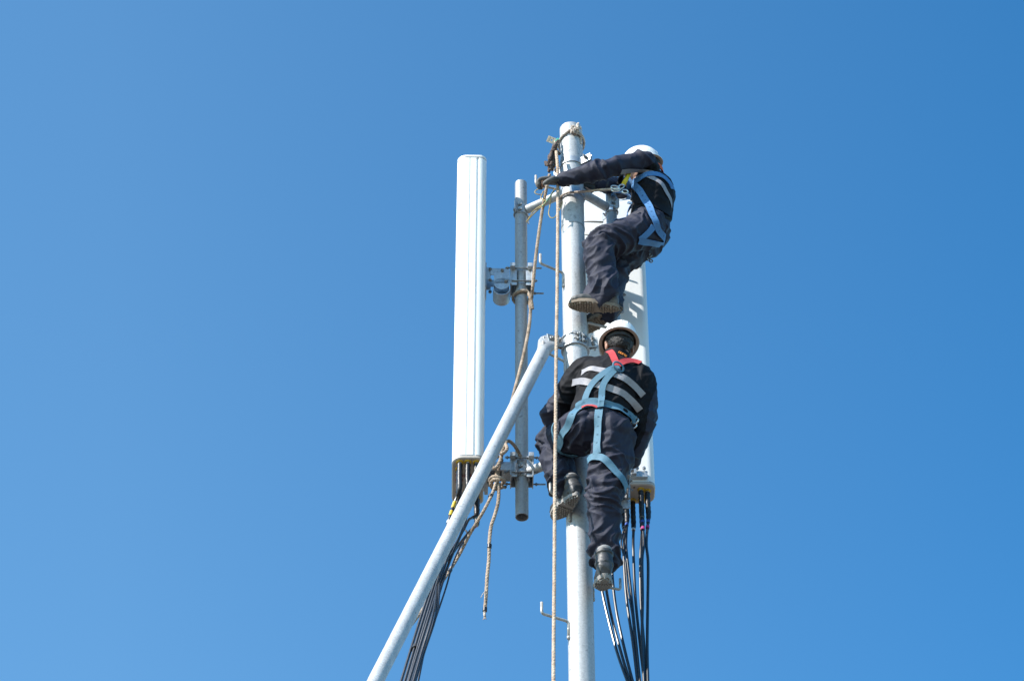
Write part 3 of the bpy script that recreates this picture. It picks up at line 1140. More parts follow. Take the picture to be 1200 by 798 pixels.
# turn round the small pipe
loop = []
cL = V((xL, YM + PY, P(611, 348, PY).z))
for k in range(0, 21):
    a = R(-40) - k / 20 * R(330)
    rr2 = 0.0375 + 0.012
    loop.append(cL + V((math.cos(a) * rr2, math.sin(a) * rr2, 0.012 - 0.035 * math.sin(k / 20 * PI * 0.5))))
loop = [P(624, 362, .15), P(622.5, 352, .14)] + loop + [P(621.5, 362, .16)]
rope(bm, loop, 0.0105)
r2 = obj('lashing_rope', bm, M['rope_old'], None, True, pts[-1].copy())
tag(r2, 'weathered rope slanting down from the mast head, looped once round the small left pipe', 'rope')

# knotted rope by the brace
bm = NB()
rope(bm, [P(611, 537, .15), P(606, 527, .12), P(600, 519, .06), P(594.5, 517, .02), P(590, 524, -.01), P(588.5, 531, .0)], 0.0105)
rope(bm, [P(592, 520, -.01), P(594, 526, -.03), P(589, 531, -.04), P(585, 528, -.01), P(587, 522, .02), P(592, 524, .02)], 0.0105)
rope(bm, [P(589, 528, .0), P(586, 540, -.02), P(581, 548, -.02), P(577, 547, .0), P(579, 539, .03), P(584, 534, .03)], 0.0105)
rope(bm, [P(585, 545, .05), P(583, 552, .02), P(582, 560, .02), P(582.5, 566, .03)], 0.0125)
kn = [P(582.5, 564, .05) + V((0.040 * math.cos(a), 0.040 * math.sin(a), 0.006 * math.sin(2 * a))) for a in [k / 24 * 2 * PI for k in range(25)]]
rope(bm, kn, 0.0115)
rope(bm, [q + V((0.006, 0.004, -0.016)) for q in kn[3:20]], 0.0115)
rope(bm, [P(581, 566, .03), P(577, 578, .02), P(567, 598, .02), P(551, 625, .12), P(537, 652, .2), P(522, 676, .22), P(505, 700, .2), P(488, 724, .15), P(468, 750, .1)], 0.0095)
# tail that hangs free
tail = [P(583.5, 566, .04), P(584.5, 578, .03), P(583.5, 590, .02), P(580, 603, .02), P(575.5, 617, .02), P(573.5, 635, .01), P(573, 655, .02), P(571, 675, .02), P(569.5, 700, .02), P(568, 716, .02)]
rope(bm, tail, 0.0105)
kr = obj('knotted_rope', bm, M['rope_old'], None, True, P(583, 566, .04))
tag(kr, 'knotted brown rope under the brace, one tail hanging free and one slanting away', 'rope')
bm = NB()
rope(bm, [P(568.2, 714, .02), P(567.8, 719, .02), P(568.2, 722, .02)], 0.0075)
for k in range(7):
    a = P(568, 721, .02)
    tube(bm, [a, a + V((random.uniform(-.01, .01), random.uniform(-.008, .008), -0.025))], 0.0015, 5)
tube(bm, [P(569, 692, .01), P(565.5, 696, .0), P(563.5, 700, -.01)], 0.0022, 6)
obj('frayed_end', bm, M['rope_pale'], kr)
bm = NB()
for q0, q1 in (((573.8, 638, .01), (573.4, 642, .01)), ((568.4, 712, .02), (568.1, 716, .02)), ((528, 667, .215), (526.5, 669.5, .215)), ((575.8, 579.5, .02), (574.3, 582.5, .02))):
    tube(bm, [P(*q0), P(*q1)], 0.0125, 12)
pieces('black_tape', bm, M['rubber'], kr)

# rope tied round the mast head
z1 = P(668, 154, -MR).z
bm = NB()
lp = []
for k in range(41):
    a = R(-75) - k / 40 * R(350)
    rr2 = MR + 0.009
    x = math.cos(a)
    lp.append(mast_xy + V((rr2 * x, rr2 * math.sin(a), z1 + 0.005 - 0.05 * (-x if x < 0 else 0) - 0.022 * max(0, x) - (0.0 if math.sin(a) < 0 else 0.045 * math.sin(a)))))
rope(bm, lp, 0.0080, 0.006)
rope(bm, [q + V((0.001, 0, -0.016)) for q in lp[26:]], 0.0080, 0.006)
kx = P(673, 153, -MR - 0.015)
for k in range(9):
    random.seed(40 + k)
    o = [kx + V((random.uniform(-.02, .03), random.uniform(-.012, .012), random.uniform(-.025, .035))) for _ in range(4)]
    rope(bm, o, 0.0075, 0.006)
rope(bm, [kx + V((0.01, 0, 0)), P(677, 146, -.09), P(678.5, 145.5, -.09)], 0.009, 0.006)
rope(bm, [kx + V((0.01, 0, 0)), P(679, 150.5, -.08), P(681, 150, -.08)], 0.009, 0.006)
rope(bm, [kx + V((0.02, 0, 0)), P(679, 156, -.06), P(681, 163, -.045), P(680.5, 169, -.04)], 0.0075, 0.006)
hd = obj('mast_head_rope', bm, M['rope_pale'], None, True, mast_xy + V((0, 0, z1)))
tag(hd, 'pale rope tied in a knot round the top of the mast', 'rope')

# bundle hanging under it
bm = NB()
for k in range(11):
    random.seed(70 + k)
    a = P(650 + random.uniform(-2, 3), 171 + random.uniform(-2, 3), -.05 + random.uniform(-.03, .03))
    b = P(646 + random.uniform(-4, 5), 186 + random.uniform(-3, 3), -.06 + random.uniform(-.04, .04))
    c_ = P(644 + random.uniform(-3.5, 5), 197 + random.uniform(-5, 6), -.06 + random.uniform(-.04, .04))
    rope(bm, [a, a.lerp(b, 0.5) + V((random.uniform(-.01, .01), 0, 0)), b, c_, c_ + V((random.uniform(-.015, .015), 0, 0.03))], 0.0085, 0.007)
rope(bm, [P(654, 165, -.06), P(651, 169, -.07), P(648, 176, -.07), P(652, 180, -.07)], 0.0085, 0.006)
rope(bm, [P(646, 178, -.07), P(650, 176, -.09), P(656, 181, -.06)], 0.011, 0.006)
cb_ = obj('rope_bundle', bm, M['rope_dark'], None, True, P(648, 172, -.05))
tag(cb_, 'dark brown bunch of rope hanging at the left of the mast head', 'rope bundle')
# lug plate and green clip
bm = NB()
lc = P(646.5, 164.5, -0.02)
rot = Matrix.Rotation(R(30), 3, 'Y') @ Matrix.Rotation(R(38), 3, 'X')
ring_band(bm, lc, rot @ V((0, 1, 0)), 0.013, 0.006, 0.006, 20)
box(bm, lc + rot @ V((-0.021, 0, 0)), (0.018, 0.006, 0.04), rot, 0.001)
box(bm, lc + rot @ V((0.020, 0, 0)), (0.016, 0.006, 0.04), rot, 0.001)
box(bm, lc + rot @ V((0.0, 0, 0.0155)), (0.030, 0.006, 0.009), rot, 0.001)
box(bm, lc + rot @ V((0.0, 0, -0.0155)), (0.030, 0.006, 0.009), rot, 0.001)
tube(bm, [lc + V((0.02, 0, -0.01)), P(652, 170, -.03)], 0.006, 8)
lg = obj('lug_plate', bm, M['lugtan'], None, True, lc.copy())
tag(lg, 'small tan metal plate with a hole, beside the rope at the mast head', 'metal plate')
bm = NB()
tube(bm, cr([P(651, 166, -.05), P(653, 163.5, -.05), P(654.5, 163, -.05), P(653, 167, -.05), P(651.5, 167, -.05)], 0.005), 0.005, 8)
gc = obj('green_clip', bm, M['green'], None, True, P(653, 166, -.05))
tag(gc, 'small green clip on the rope by the mast head', 'clip')

# thin yellow and green cords at the upper arm
bm = NB()
tube(bm, cr([P(617, 260, .12), P(625, 251, .06), P(634, 243, -.02), P(641, 236, -.06), P(646, 228, -.09), P(650, 222, -.1)], 0.01), 0.0040, 8)
tube(bm, cr([P(618, 259, .12), P(624, 249, .06), P(631, 243, -.02), P(637, 240, -.09), P(640, 236, -.1), P(634, 233, -.09), P(635, 228, -.08), P(637, 224, -.08)], 0.01), 0.0032, 8)
tube(bm, cr([P(637, 221, -.08), P(630, 222, -.08), P(626.5, 225.5, -.08), P(630, 228, -.08), P(636, 228, -.08)], 0.01), 0.0032, 8)
tube(bm, cr([P(646, 228, -.09), P(644.5, 240, -.09), P(643, 251, -.09), P(646, 255.5, -.09), P(651, 254, -.1), P(653.5, 246, -.12)], 0.01), 0.0032, 8)
tube(bm, cr([P(655, 248, -.12), P(658.5, 240, -.11), P(659, 236, -.1)], 0.01), 0.0035, 8)
yc = obj('thin_cord', bm, M['cord'], None, True, P(640, 240, -.05))
tag(yc, 'thin yellow cord looped about the upper support arm', 'cord')
bm = NB()
tube(bm, cr([P(635.5, 242, -.08), P(640.5, 236, -.1), P(645, 230, -.11), P(649, 224, -.11)], 0.01), 0.0042, 8)
obj('green_end', bm, M['greencord'], yc)


# ------------------------------------------------------------------ people
def remesh(bm, voxel, smooth=2):
    me = bpy.data.meshes.new('tmp')
    bm.to_mesh(me)
    bm.free()
    o = bpy.data.objects.new('tmp', me)
    C.objects.link(o)
    md = o.modifiers.new('r', 'REMESH')
    md.mode = 'VOXEL'
    md.voxel_size = voxel
    if smooth:
        s = o.modifiers.new('s', 'SMOOTH')
        s.iterations = smooth
        s.factor = 0.6
    dg = bpy.context.evaluated_depsgraph_get()
    dg.update()
    out = bpy.data.meshes.new_from_object(o.evaluated_get(dg))
    bpy.data.objects.remove(o)
    bpy.data.meshes.remove(me)
    return out


def loft(bm, rings, seg=24):
    """rings: (centre, half-axis vector a, half-axis vector b); closed with rounded ends"""
    L = []
    for c, a, b in rings:
        L.append([bm.verts.new(c + a * math.cos(2 * PI * k / seg) + b * math.sin(2 * PI * k / seg)) for k in range(seg)])
    for i in range(len(L) - 1):
        for k in range(seg):
            bm.faces.new((L[i][k], L[i][(k + 1) % seg], L[i + 1][(k + 1) % seg], L[i + 1][k]))
    bm.faces.new(list(reversed(L[0])))
    bm.faces.new(L[-1])


def limb(bm, pts, rad, step=0.02, ends=True, seg=20):
    """smooth tapering limb"""
    pts = [V(p) for p in pts]
    c = []
    rs = []
    n = len(pts)
    for i in range(n - 1):
        k = max(2, int((pts[i + 1] - pts[i]).length / step))
        for j in range(k):
            t = j / k
            c.append(pts[i].lerp(pts[i + 1], t))
            rs.append(rad[i] * (1 - t) + rad[i + 1] * t)
    c.append(pts[-1]); rs.append(rad[-1])
    for _ in range(2):
        c = [c[0]] + [(c[i - 1] + c[i] * 2 + c[i + 1]) / 4 for i in range(1, len(c) - 1)] + [c[-1]]
    tube(bm, c, rs, seg)
    if ends:
        sphere(bm, pts[0], rad[0] * 0.99, 2)
        sphere(bm, pts[-1], rad[-1] * 0.99, 2)


def fold(me, segs, amp, seed=0.0, joints=(), jr=0.13, lam=0.085):
    """cloth creases: ridges that run round the limbs and bunch at the joints"""
    me.update()
    co = [v.co.copy() for v in me.vertices]
    no = [v.normal.copy() for v in me.vertices]
    for i, v in enumerate(me.vertices):
        p = co[i]
        best = None
        for a, b in segs:
            ab = b - a
            t = max(0.0, min(1.0, (p - a).dot(ab) / ab.length_squared))
            d = (p - (a + ab * t)).length
            if best is None or d < best[0]:
                best = (d, ab.normalized(), a)
        ax = best[1]
        al = (p - best[2]).dot(ax)
        rad = (p - best[2]) - ax * al
        warp = noise.noise(p * 5.0 + V((seed, 0, 0)))
        slant = (rad.x + rad.y * 0.6) * 0.55 + warp * 0.05
        q = ax * ((al + slant) / lam) + rad / 0.115 + V((seed * 3.1, seed, 0))
        n1 = noise.noise(q)
        n2 = noise.noise(q * 1.9 + V((9, 2, 5)))
        ridge = (1 - min(1, abs(n1) * 2.3)) ** 1.3
        ridge2 = (1 - min(1, abs(n2) * 2.0)) ** 1.6
        n3 = noise.noise(ax * (al / (lam * 2.2) + warp * 2.0) + rad / 0.2 + V((seed, 7.7, 1.0)))
        ridge += 1.2 * (1 - min(1, abs(n3) * 2.8)) ** 1.2 - 0.35
        boost = 0.55
        for jp, w_ in joints:
            dj = (p - jp).length
            if dj < jr:
                boost = max(boost, 0.55 + (w_ - 0.55) * (1 - dj / jr) ** 0.7)
        big = noise.noise(p * 7.0 + V((seed, 4, 1)))
        v.co = p + no[i] * (amp * boost * (ridge * 1.1 - 0.35 + 0.35 * ridge2) + amp * 0.6 * big)
    me.update()
    # let the cloth settle
    bm_ = bmesh.new(); bm_.from_mesh(me)
    for _ in range(1):
        bmesh.ops.smooth_vert(bm_, verts=bm_.verts, factor=0.5, use_axis_x=True, use_axis_y=True, use_axis_z=True)
    bm_.to_mesh(me); bm_.free()
    me.update()


def assign(me, fn):
    me.update()
    for f in me.polygons:
        f.material_index = fn(f.center)


def make_head(bm, c, fwd, up, s=1.0):
    """skull, jaw, nose, lips, ears and neck root"""
    B = basis(fwd, up)

    def q(x, y, z):
        return c + B @ V((x * s, y * s, z * s))
    rb = B
    sphere(bm, q(0, -0.012, 0.030), 1, 3, (0.076 * s, 0.093 * s, 0.088 * s), rb)
    sphere(bm, q(0, 0.020, -0.035), 1, 3, (0.061 * s, 0.068 * s, 0.078 * s), rb)
    sphere(bm, q(0, 0.052, -0.088), 1, 2, (0.030 * s, 0.026 * s, 0.022 * s), rb)
    # nose
    tube(bm, [q(0, 0.080, 0.012), q(0, 0.095, -0.010), q(0, 0.106, -0.026), q(0, 0.090, -0.034)], [0.007 * s, 0.010 * s, 0.014 * s, 0.011 * s], 10)
    # brow, cheeks, lips
    for sg in (-1, 1):
        sphere(bm, q(0.030 * sg, 0.070, 0.020), 1, 2, (0.022 * s, 0.012 * s, 0.008 * s), rb)
        sphere(bm, q(0.038 * sg, 0.060, -0.025), 1, 2, (0.020 * s, 0.016 * s, 0.018 * s), rb)
        # ear
        sphere(bm, q(0.079 * sg, -0.008, -0.010), 1, 2, (0.009 * s, 0.018 * s, 0.031 * s), rb)
        sphere(bm, q(0.083 * sg, -0.014, 0.008), 1, 2, (0.008 * s, 0.014 * s, 0.014 * s), rb)
    sphere(bm, q(0, 0.083, -0.052), 1, 2, (0.023 * s, 0.009 * s, 0.006 * s), rb)
    sphere(bm, q(0, 0.081, -0.062), 1, 2, (0.019 * s, 0.009 * s, 0.006 * s), rb)
    return q


def make_hand(bm, wrist, d, nrm, side, curl=0.9, s=1.0, th=1.0):
    """palm, four unequal curled fingers and a thumb; d = wrist to knuckles, nrm = out of the palm"""
    d = V(d).normalized()
    nrm = V(nrm)
    nrm = (nrm - d * nrm.dot(d)).normalized()
    lat = d.cross(nrm) * side
    k0 = wrist + d * 0.092 * s
    # palm from three overlapping lofts
    for x, w_ in ((-0.026, 0.016), (0.0, 0.018), (0.026, 0.016)):
        tube(bm, [wrist + lat * x * 0.55 * s, wrist + d * 0.045 * s + lat * x * s, k0 + lat * x * 1.05 * s], [w_ * s * 0.95, w_ * s, w_ * s * 0.82], 12)
        sphere(bm, k0 + lat * x * 1.05 * s, w_ * s * 0.82, 1)
    for j, (x, ln, r) in enumerate(((-0.033, 0.072, 0.0092), (-0.011, 0.080, 0.0096), (0.011, 0.074, 0.0092), (0.032, 0.060, 0.0082))):
        p = k0 + lat * x * s
        ang = 0.25 * curl
        pts = [p - d * 0.02 * s, p]
        for fr_, da in ((0.45, 0.75), (0.30, 0.95), (0.25, 0.7)):
            dirn = d * math.cos(ang) + nrm * math.sin(ang)
            p = p + dirn * (ln * fr_ * s)
            pts.append(p)
            ang += da * curl * (1 + 0.07 * j)
        tube(bm, cr(pts, 0.006), r * s * th, 10)
        sphere(bm, pts[-1], r * s * th * 0.98, 1)
    b0 = wrist + d * 0.028 * s - lat * 0.026 * s
    b1 = b0 - lat * 0.026 * s + d * 0.022 * s + nrm * 0.012 * s
    b2 = b1 - lat * 0.008 * s + d * 0.028 * s + nrm * 0.018 * s
    b3 = b2 + lat * 0.006 * s + d * 0.022 * s + nrm * 0.014 * s
    tube(bm, cr([b0, b1, b2, b3], 0.006), 0.0108 * s * th, 10)
    sphere(bm, b3, 0.0105 * s * th, 1)


def make_boot(parent, heel, toe_dir, up, m_up, m_sole, shaft_dir, length=0.285, shaft=0.13, sock=False):
    """heel = point on the ground line under the ankle"""
    B = basis(toe_dir, up)

    def q(x, y, z):
        return heel + B @ V((x, y, z))
    s = length / 0.285
    bm = NB()
    rows = [(-0.075, 0.028, 0.030, 0.062), (-0.062, 0.038, 0.040, 0.090), (-0.03, 0.040, 0.050, 0.115), (0.02, 0.041, 0.052, 0.112), (0.06, 0.043, 0.045, 0.090),
            (0.10, 0.048, 0.038, 0.072), (0.14, 0.050, 0.034, 0.064), (0.17, 0.046, 0.030, 0.056), (0.195, 0.036, 0.024, 0.044), (0.208, 0.018, 0.018, 0.030)]
    rings_ = []
    for y, wx, hz_, topz in rows:
        cz = topz / 2 + 0.008
        rings_.append((q(0, y * s, cz), B @ V((wx, 0, 0)), B @ V((0, 0, topz / 2))))
    loft(bm, rings_, 24)
    sd_ = V(shaft_dir).normalized()
    a0 = q(0, -0.022, 0.075)
    tube(bm, [a0, a0 + sd_ * shaft * 0.5, a0 + sd_ * shaft], [0.050, 0.047, 0.050], 24)
    tube(bm, [a0 + sd_ * (shaft - 0.022), a0 + sd_ * shaft], [0.055, 0.054], 24)
    me = remesh(bm, 0.0045, 3)
    fold(me, [(a0, a0 + sd_ * shaft), (heel, q(0, 0.2, 0.03))], 0.0045, 2.0, (), 0.1, 0.03)
    b = link_mesh('boot', me, m_up, parent)
    # sole with heel step and lug blocks
    bm = NB()
    outl = []
    n = 40
    for k in range(n):
        a = 2 * PI * k / n
        y = 0.066 + 0.150 * math.sin(a)
        t = (y + 0.084) / 0.3
        hw = 0.036 + 0.016 * math.sin(max(0, t - 0.25) * PI / 0.85) - (0.006 if 0.35 < t < 0.5 else 0)
        outl.append(V((hw * math.cos(a) * (abs(math.cos(a)) ** -0.35 if abs(math.cos(a)) > 0.02 else 1), y * s, 0)))
    A = [bm.verts.new(q(p.x, p.y, 0.022)) for p in outl]
    Bv = [bm.verts.new(q(p.x * 1.03, p.y * 1.01, 0.010)) for p in outl]
    Cc = [bm.verts.new(q(p.x * 1.0, p.y, -0.002)) for p in outl]
    for X, Y_ in ((A, Bv), (Bv, Cc)):
        for k in range(n):
            bm.faces.new((X[k], X[(k + 1) % n], Y_[(k + 1) % n], Y_[k]))
    bm.faces.new(A); bm.faces.new(list(reversed(Cc)))

    def inside(x, y):
        c = False
        for k in range(n):
            p1 = outl[k]; p2 = outl[(k + 1) % n]
            if (p1.y > y) != (p2.y > y) and x < (p2.x - p1.x) * (y - p1.y) / (p2.y - p1.y) + p1.x:
                c = not c
        return c
    y = -0.080
    row = 0
    while y < 0.215:
        for k in range(-4, 5):
            x = (k + (0.5 if row % 2 else 0)) * 0.0145
            if inside(x * 1.12, y * s) and inside(x * 1.12, (y + 0.004) * s):
                if 0.035 < y < 0.062:
                    continue
                box(bm, q(x, y * s, -0.006), (0.0105, 0.0105, 0.010 if not (-0.08 < y < 0.035) else 0.014), B @ Matrix.Rotation(0.4 * (-1) ** row, 3, 'Z'), 0.0012)
        y += 0.0150
        row += 1
    so_ = obj('sole', bm, m_sole, b)
    # laces and tongue seam
    bm = NB()
    for k in range(4):
        y = 0.035 + 0.02 * k
        z = 0.118 - 0.011 * k
        tube(bm, cr([q(-0.022, y, z - 0.006), q(0, y + 0.004, z + 0.004), q(0.022, y, z - 0.006)], 0.006), 0.0022, 6)
    pieces('lace', bm, M['stitch'], b)
    if sock:
        bm = NB()
        tube(bm, [a0 + sd_ * (shaft - 0.01), a0 + sd_ * (shaft + 0.025)], 0.043, 20)
        me = remesh(bm, 0.005, 3)
        fold(me, [(a0, a0 + sd_)], 0.004, 5, (), 0.1, 0.02)
        link_mesh('sock', me, M['sock'], b)
    return b


def make_helmet(parent, c, fwd, up, s=1.0):
    B = basis(fwd, up)

    def q(x, y, z):
        return c + B @ V((x * s, y * s, z * s))
    bm = NB()
    seg = 56
    prof_o = []
    for k in range(15):
        a = PI / 2 * k / 14
        prof_o.append((math.cos(a) ** 0.85, math.sin(a)))
    rows = []

    def ring(fr, z, grow=0.0, inner=0.0):
        r_ = []
        for k in range(seg):
            a = 2 * PI * k / seg
            x = (0.108 - inner) * fr * math.cos(a)
            y = (0.135 - inner) * fr * math.sin(a)
            g_ = grow * (1 + (1.6 * max(0, math.sin(a)) ** 3))
            rad = V((math.cos(a), math.sin(a), 0))
            r_.append(bm.verts.new(q(x + rad.x * g_, y + rad.y * g_, z - 0.012 * max(0, math.sin(a)) * (1 if grow else 0))))
        return r_
    rows.append(ring(1.0, -0.012, 0.013, 0.003))       # brim lower inner
    rows.append(ring(1.0, -0.012, 0.016))
    rows.append(ring(1.0, -0.007, 0.016))
    rows.append(ring(1.0, 0.0, 0.003))
    for fr, zz in prof_o[1:-1]:
        rows.append(ring(fr, zz * 0.132))
    tp = bm.verts.new(q(0, 0, 0.132))
    for i in range(len(rows) - 1):
        for k in range(seg):
            bm.faces.new((rows[i][k], rows[i][(k + 1) % seg], rows[i + 1][(k + 1) % seg], rows[i + 1][k]))
    for k in range(seg):
        bm.faces.new((rows[-1][k], rows[-1][(k + 1) % seg], tp))
    # ridge along the crown
    for off in (-0.018, 0.018):
        pts = []
        for k in range(17):
            a = PI * (0.12 + 0.76 * k / 16)
            pts.append(q(off, -0.133 * math.cos(a) * math.sqrt(max(0, 1 - (off / 0.108) ** 2)), 0.131 * math.sin(a) ** 0.95))
        tube(bm, pts, 0.0045, 8)
    h = obj('helmet', bm, M['helmet'], parent, True, None, 50)
    bm = NB()
    inner = []
    for fr, zz in prof_o:
        r_ = []
        for k in range(seg):
            a = 2 * PI * k / seg
            r_.append(bm.verts.new(q(0.103 * fr * math.cos(a), 0.130 * fr * math.sin(a), zz * 0.125 - 0.011)))
        inner.append(r_)
    rim = []
    for k in range(seg):
        a = 2 * PI * k / seg
        rim.append(bm.verts.new(q((0.108 + 0.012) * math.cos(a), (0.135 + 0.012) * math.sin(a), -0.0125 - 0.012 * max(0, math.sin(a)))))
    for k in range(seg):
        bm.faces.new((rim[k], rim[(k + 1) % seg], inner[0][(k + 1) % seg], inner[0][k]))
    for i in range(len(inner) - 1):
        for k in range(seg):
            try:
                bm.faces.new((inner[i][k], inner[i][(k + 1) % seg], inner[i + 1][(k + 1) % seg], inner[i + 1][k]))
            except ValueError:
                pass
    obj('inner_shell', bm, M['helmet_in'], h)
    # suspension: headband, cradle clips, chin strap
    bm = NB()
    hb = []
    for k in range(41):
        a = 2 * PI * k / 40
        hb.append(q(0.086 * math.cos(a), -0.008 + 0.104 * math.sin(a), -0.008 - 0.018 * max(0, -math.sin(a))))
    for i in range(40):
        a = 2 * PI * (i + 0.5) / 40
        d = V((math.cos(a), math.sin(a), 0))
        s_ = V((-d.y, d.x, 0))
        box(bm, (hb[i] + hb[i + 1]) / 2, (0.004 * s, 0.017 * s, 0.026 * s), B @ Matrix((d, s_, V((0, 0, 1)))).transposed())
    for a in range(0, 360, 60):
        x, y = math.cos(R(a + 20)), math.sin(R(a + 20))
        box(bm, q(0.096 * x, 0.118 * y, 0.004), (0.022 * s, 0.022 * s, 0.03 * s), B, 0.003)
    box(bm, q(0, -0.108, -0.028), (0.034 * s, 0.02 * s, 0.026 * s), B, 0.005)
    obj('headband', bm, M['glove_d'], h)
    return h


def cast(bvh, pts, lift=0.004):
    """points given as photo pixels (px, py) or 3-D guesses (px, py, dy); put on the clothing"""
    out = []
    for p in pts:
        if len(p) == 2:
            hit = bvh.ray_cast(CAM, ray(*p))
            if hit[0] is not None:
                out.append((hit[0], hit[1]))
                continue
            # beside the outline: nearest surface to a point along the sight line
            best = None
            for k in range(60):
                g_ = P(p[0], p[1], -0.7 + k * 0.02)
                h_ = bvh.find_nearest(g_)
                if h_[0] is not None and (best is None or h_[3] < best[3]):
                    best = h_
            out.append((best[0], best[1]))
        else:
            h_ = bvh.find_nearest(P(*p))
            out.append((h_[0], h_[1]))
    return out


def strap(bvh, pts, width, m, parent, name='strap', lift=0.005, thick=0.0025, step=0.012, stitch=False, dome=True):
    hp = cast(bvh, pts)
    path = cr([h[0] for h in hp], step)
    # relax towards a taut line but stay outside the cloth
    cur = [p.copy() for p in path]
    for it in range(10):
        nw = [cur[0]] + [(cur[i - 1] + cur[i + 1]) / 2 for i in range(1, len(cur) - 1)] + [cur[-1]]
        cur = []
        for p in nw:
            loc, nr, idx, d = bvh.find_nearest(p)
            if (p - loc).dot(nr) < lift:
                p = loc + nr * lift
            elif d > 0.02:
                p = loc + (p - loc).normalized() * 0.02
            cur.append(p)
    n = len(cur)
    nr_ = []
    for p in cur:
        nn = V((0, 0, 0))
        loc, n0, idx, d = bvh.find_nearest(p)
        nn += n0
        for o in (V((.02, 0, 0)), V((-.02, 0, 0)), V((0, .02, 0)), V((0, -.02, 0)), V((0, 0, .02)), V((0, 0, -.02))):
            l2, n2, i2, d2 = bvh.find_nearest(loc + o)
            nn += n2
        nr_.append(nn.normalized())
    for _ in range(4):
        nr_ = [nr_[0]] + [(nr_[i - 1] + nr_[i] * 2 + nr_[i + 1]).normalized() for i in range(1, n - 1)] + [nr_[-1]]
    bm = NB()
    K = 6
    Lr = []
    grid = []
    for i in range(n):
        T = (cur[min(n - 1, i + 1)] - cur[max(0, i - 1)]).normalized()
        lat = nr_[i].cross(T).normalized()
        N_ = T.cross(lat)
        row = []
        for k in range(K + 1):
            t = k / K - 0.5
            p = cur[i] + lat * (t * width)
            loc, n2, idx, d = bvh.find_nearest(p)
            h = (p - loc).dot(N_ if N_.dot(n2) > 0 else n2)
            if (p - loc).dot(n2) < lift * 0.8:
                p = loc + n2 * (lift * 0.8)
            row.append(p)
        grid.append(row)
    # smooth the webbing lengthwise, then lift the whole row clear of the cloth
    for _ in range(5):
        grid = [grid[0]] + [[(grid[i - 1][k] + grid[i][k] * 2 + grid[i + 1][k]) / 4 for k in range(K + 1)] for i in range(1, n - 1)] + [grid[-1]]
    lifts = []
    for i in range(n):
        need = 0.0
        for p in grid[i]:
            l2, n2, i2, d2 = bvh.find_nearest(p)
            need = max(need, lift * 0.5 - (p - l2).dot(n2))
        lifts.append(min(need, 0.015))
    for _ in range(2):
        lifts = [max(lifts[max(0, i - 1)] * 0.8, lifts[i], lifts[min(n - 1, i + 1)] * 0.8) for i in range(n)]
    for i in range(n):
        T = (cur[min(n - 1, i + 1)] - cur[max(0, i - 1)]).normalized()
        lat = nr_[i].cross(T).normalized()
        N_ = T.cross(lat)
        row = [p + nr_[i] * lifts[i] for p in grid[i]]
        # even out the cross-section
        row = [row[0]] + [(row[k - 1] + row[k] * 2 + row[k + 1]) / 4 for k in range(1, K)] + [row[-1]]
        Lr.append([bm.verts.new(p) for p in row] + [bm.verts.new(p + N_ * thick) for p in reversed(row)])
    m_ = 2 * (K + 1)
    for i in range(n - 1):
        for k in range(m_):
            bm.faces.new((Lr[i][k], Lr[i][(k + 1) % m_], Lr[i + 1][(k + 1) % m_], Lr[i + 1][k]))
    bm.faces.new(Lr[0]); bm.faces.new(list(reversed(Lr[-1])))
    o = obj(name, bm, m, parent)
    if stitch:
        bm = NB()
        for i in range(4, n - 3, 4):
            T = (cur[i + 1] - cur[i - 1]).normalized()
            lat = nr_[i].cross(T).normalized()
            box(bm, cur[i] + nr_[i] * (thick + 0.001), (0.012, 0.002, 0.001), Matrix((lat, T, nr_[i])).transposed())
        if len(bm.verts):
            obj('stitching', bm, M['stitch'], parent)
        else:
            bm.free()
    return o


def dring(parent, c, nrm, up, r, m, name='d_ring', th=0.005):
    B = basis(up, nrm)
    bm = NB()
    pts = []
    for k in range(25):
        a = 2 * PI * k / 24
        pts.append(V(c) + B @ V((r * math.cos(a), r * 0.8 * math.sin(a), 0)))
    tube(bm, pts, th, 10, False)
    return obj(name, bm, m, parent)


def bvh_of(objs):
    bm = bmesh.new()
    for o in objs:
        t = bmesh.new()
        t.from_mesh(o.data)
        loc = V((0, 0, 0))
        r = o
        while r.parent is not None:
            r = r.parent
        merge(bm, t, Matrix.Translation(r.location))
    bm.normal_update()
    b = BVHTree.FromBMesh(bm)
    bm.free()
    return b


def seglen(n, *ps):
    print('LEN', n, ' '.join('%.2f' % (ps[i + 1] - ps[i]).length for i in range(len(ps) - 1)))


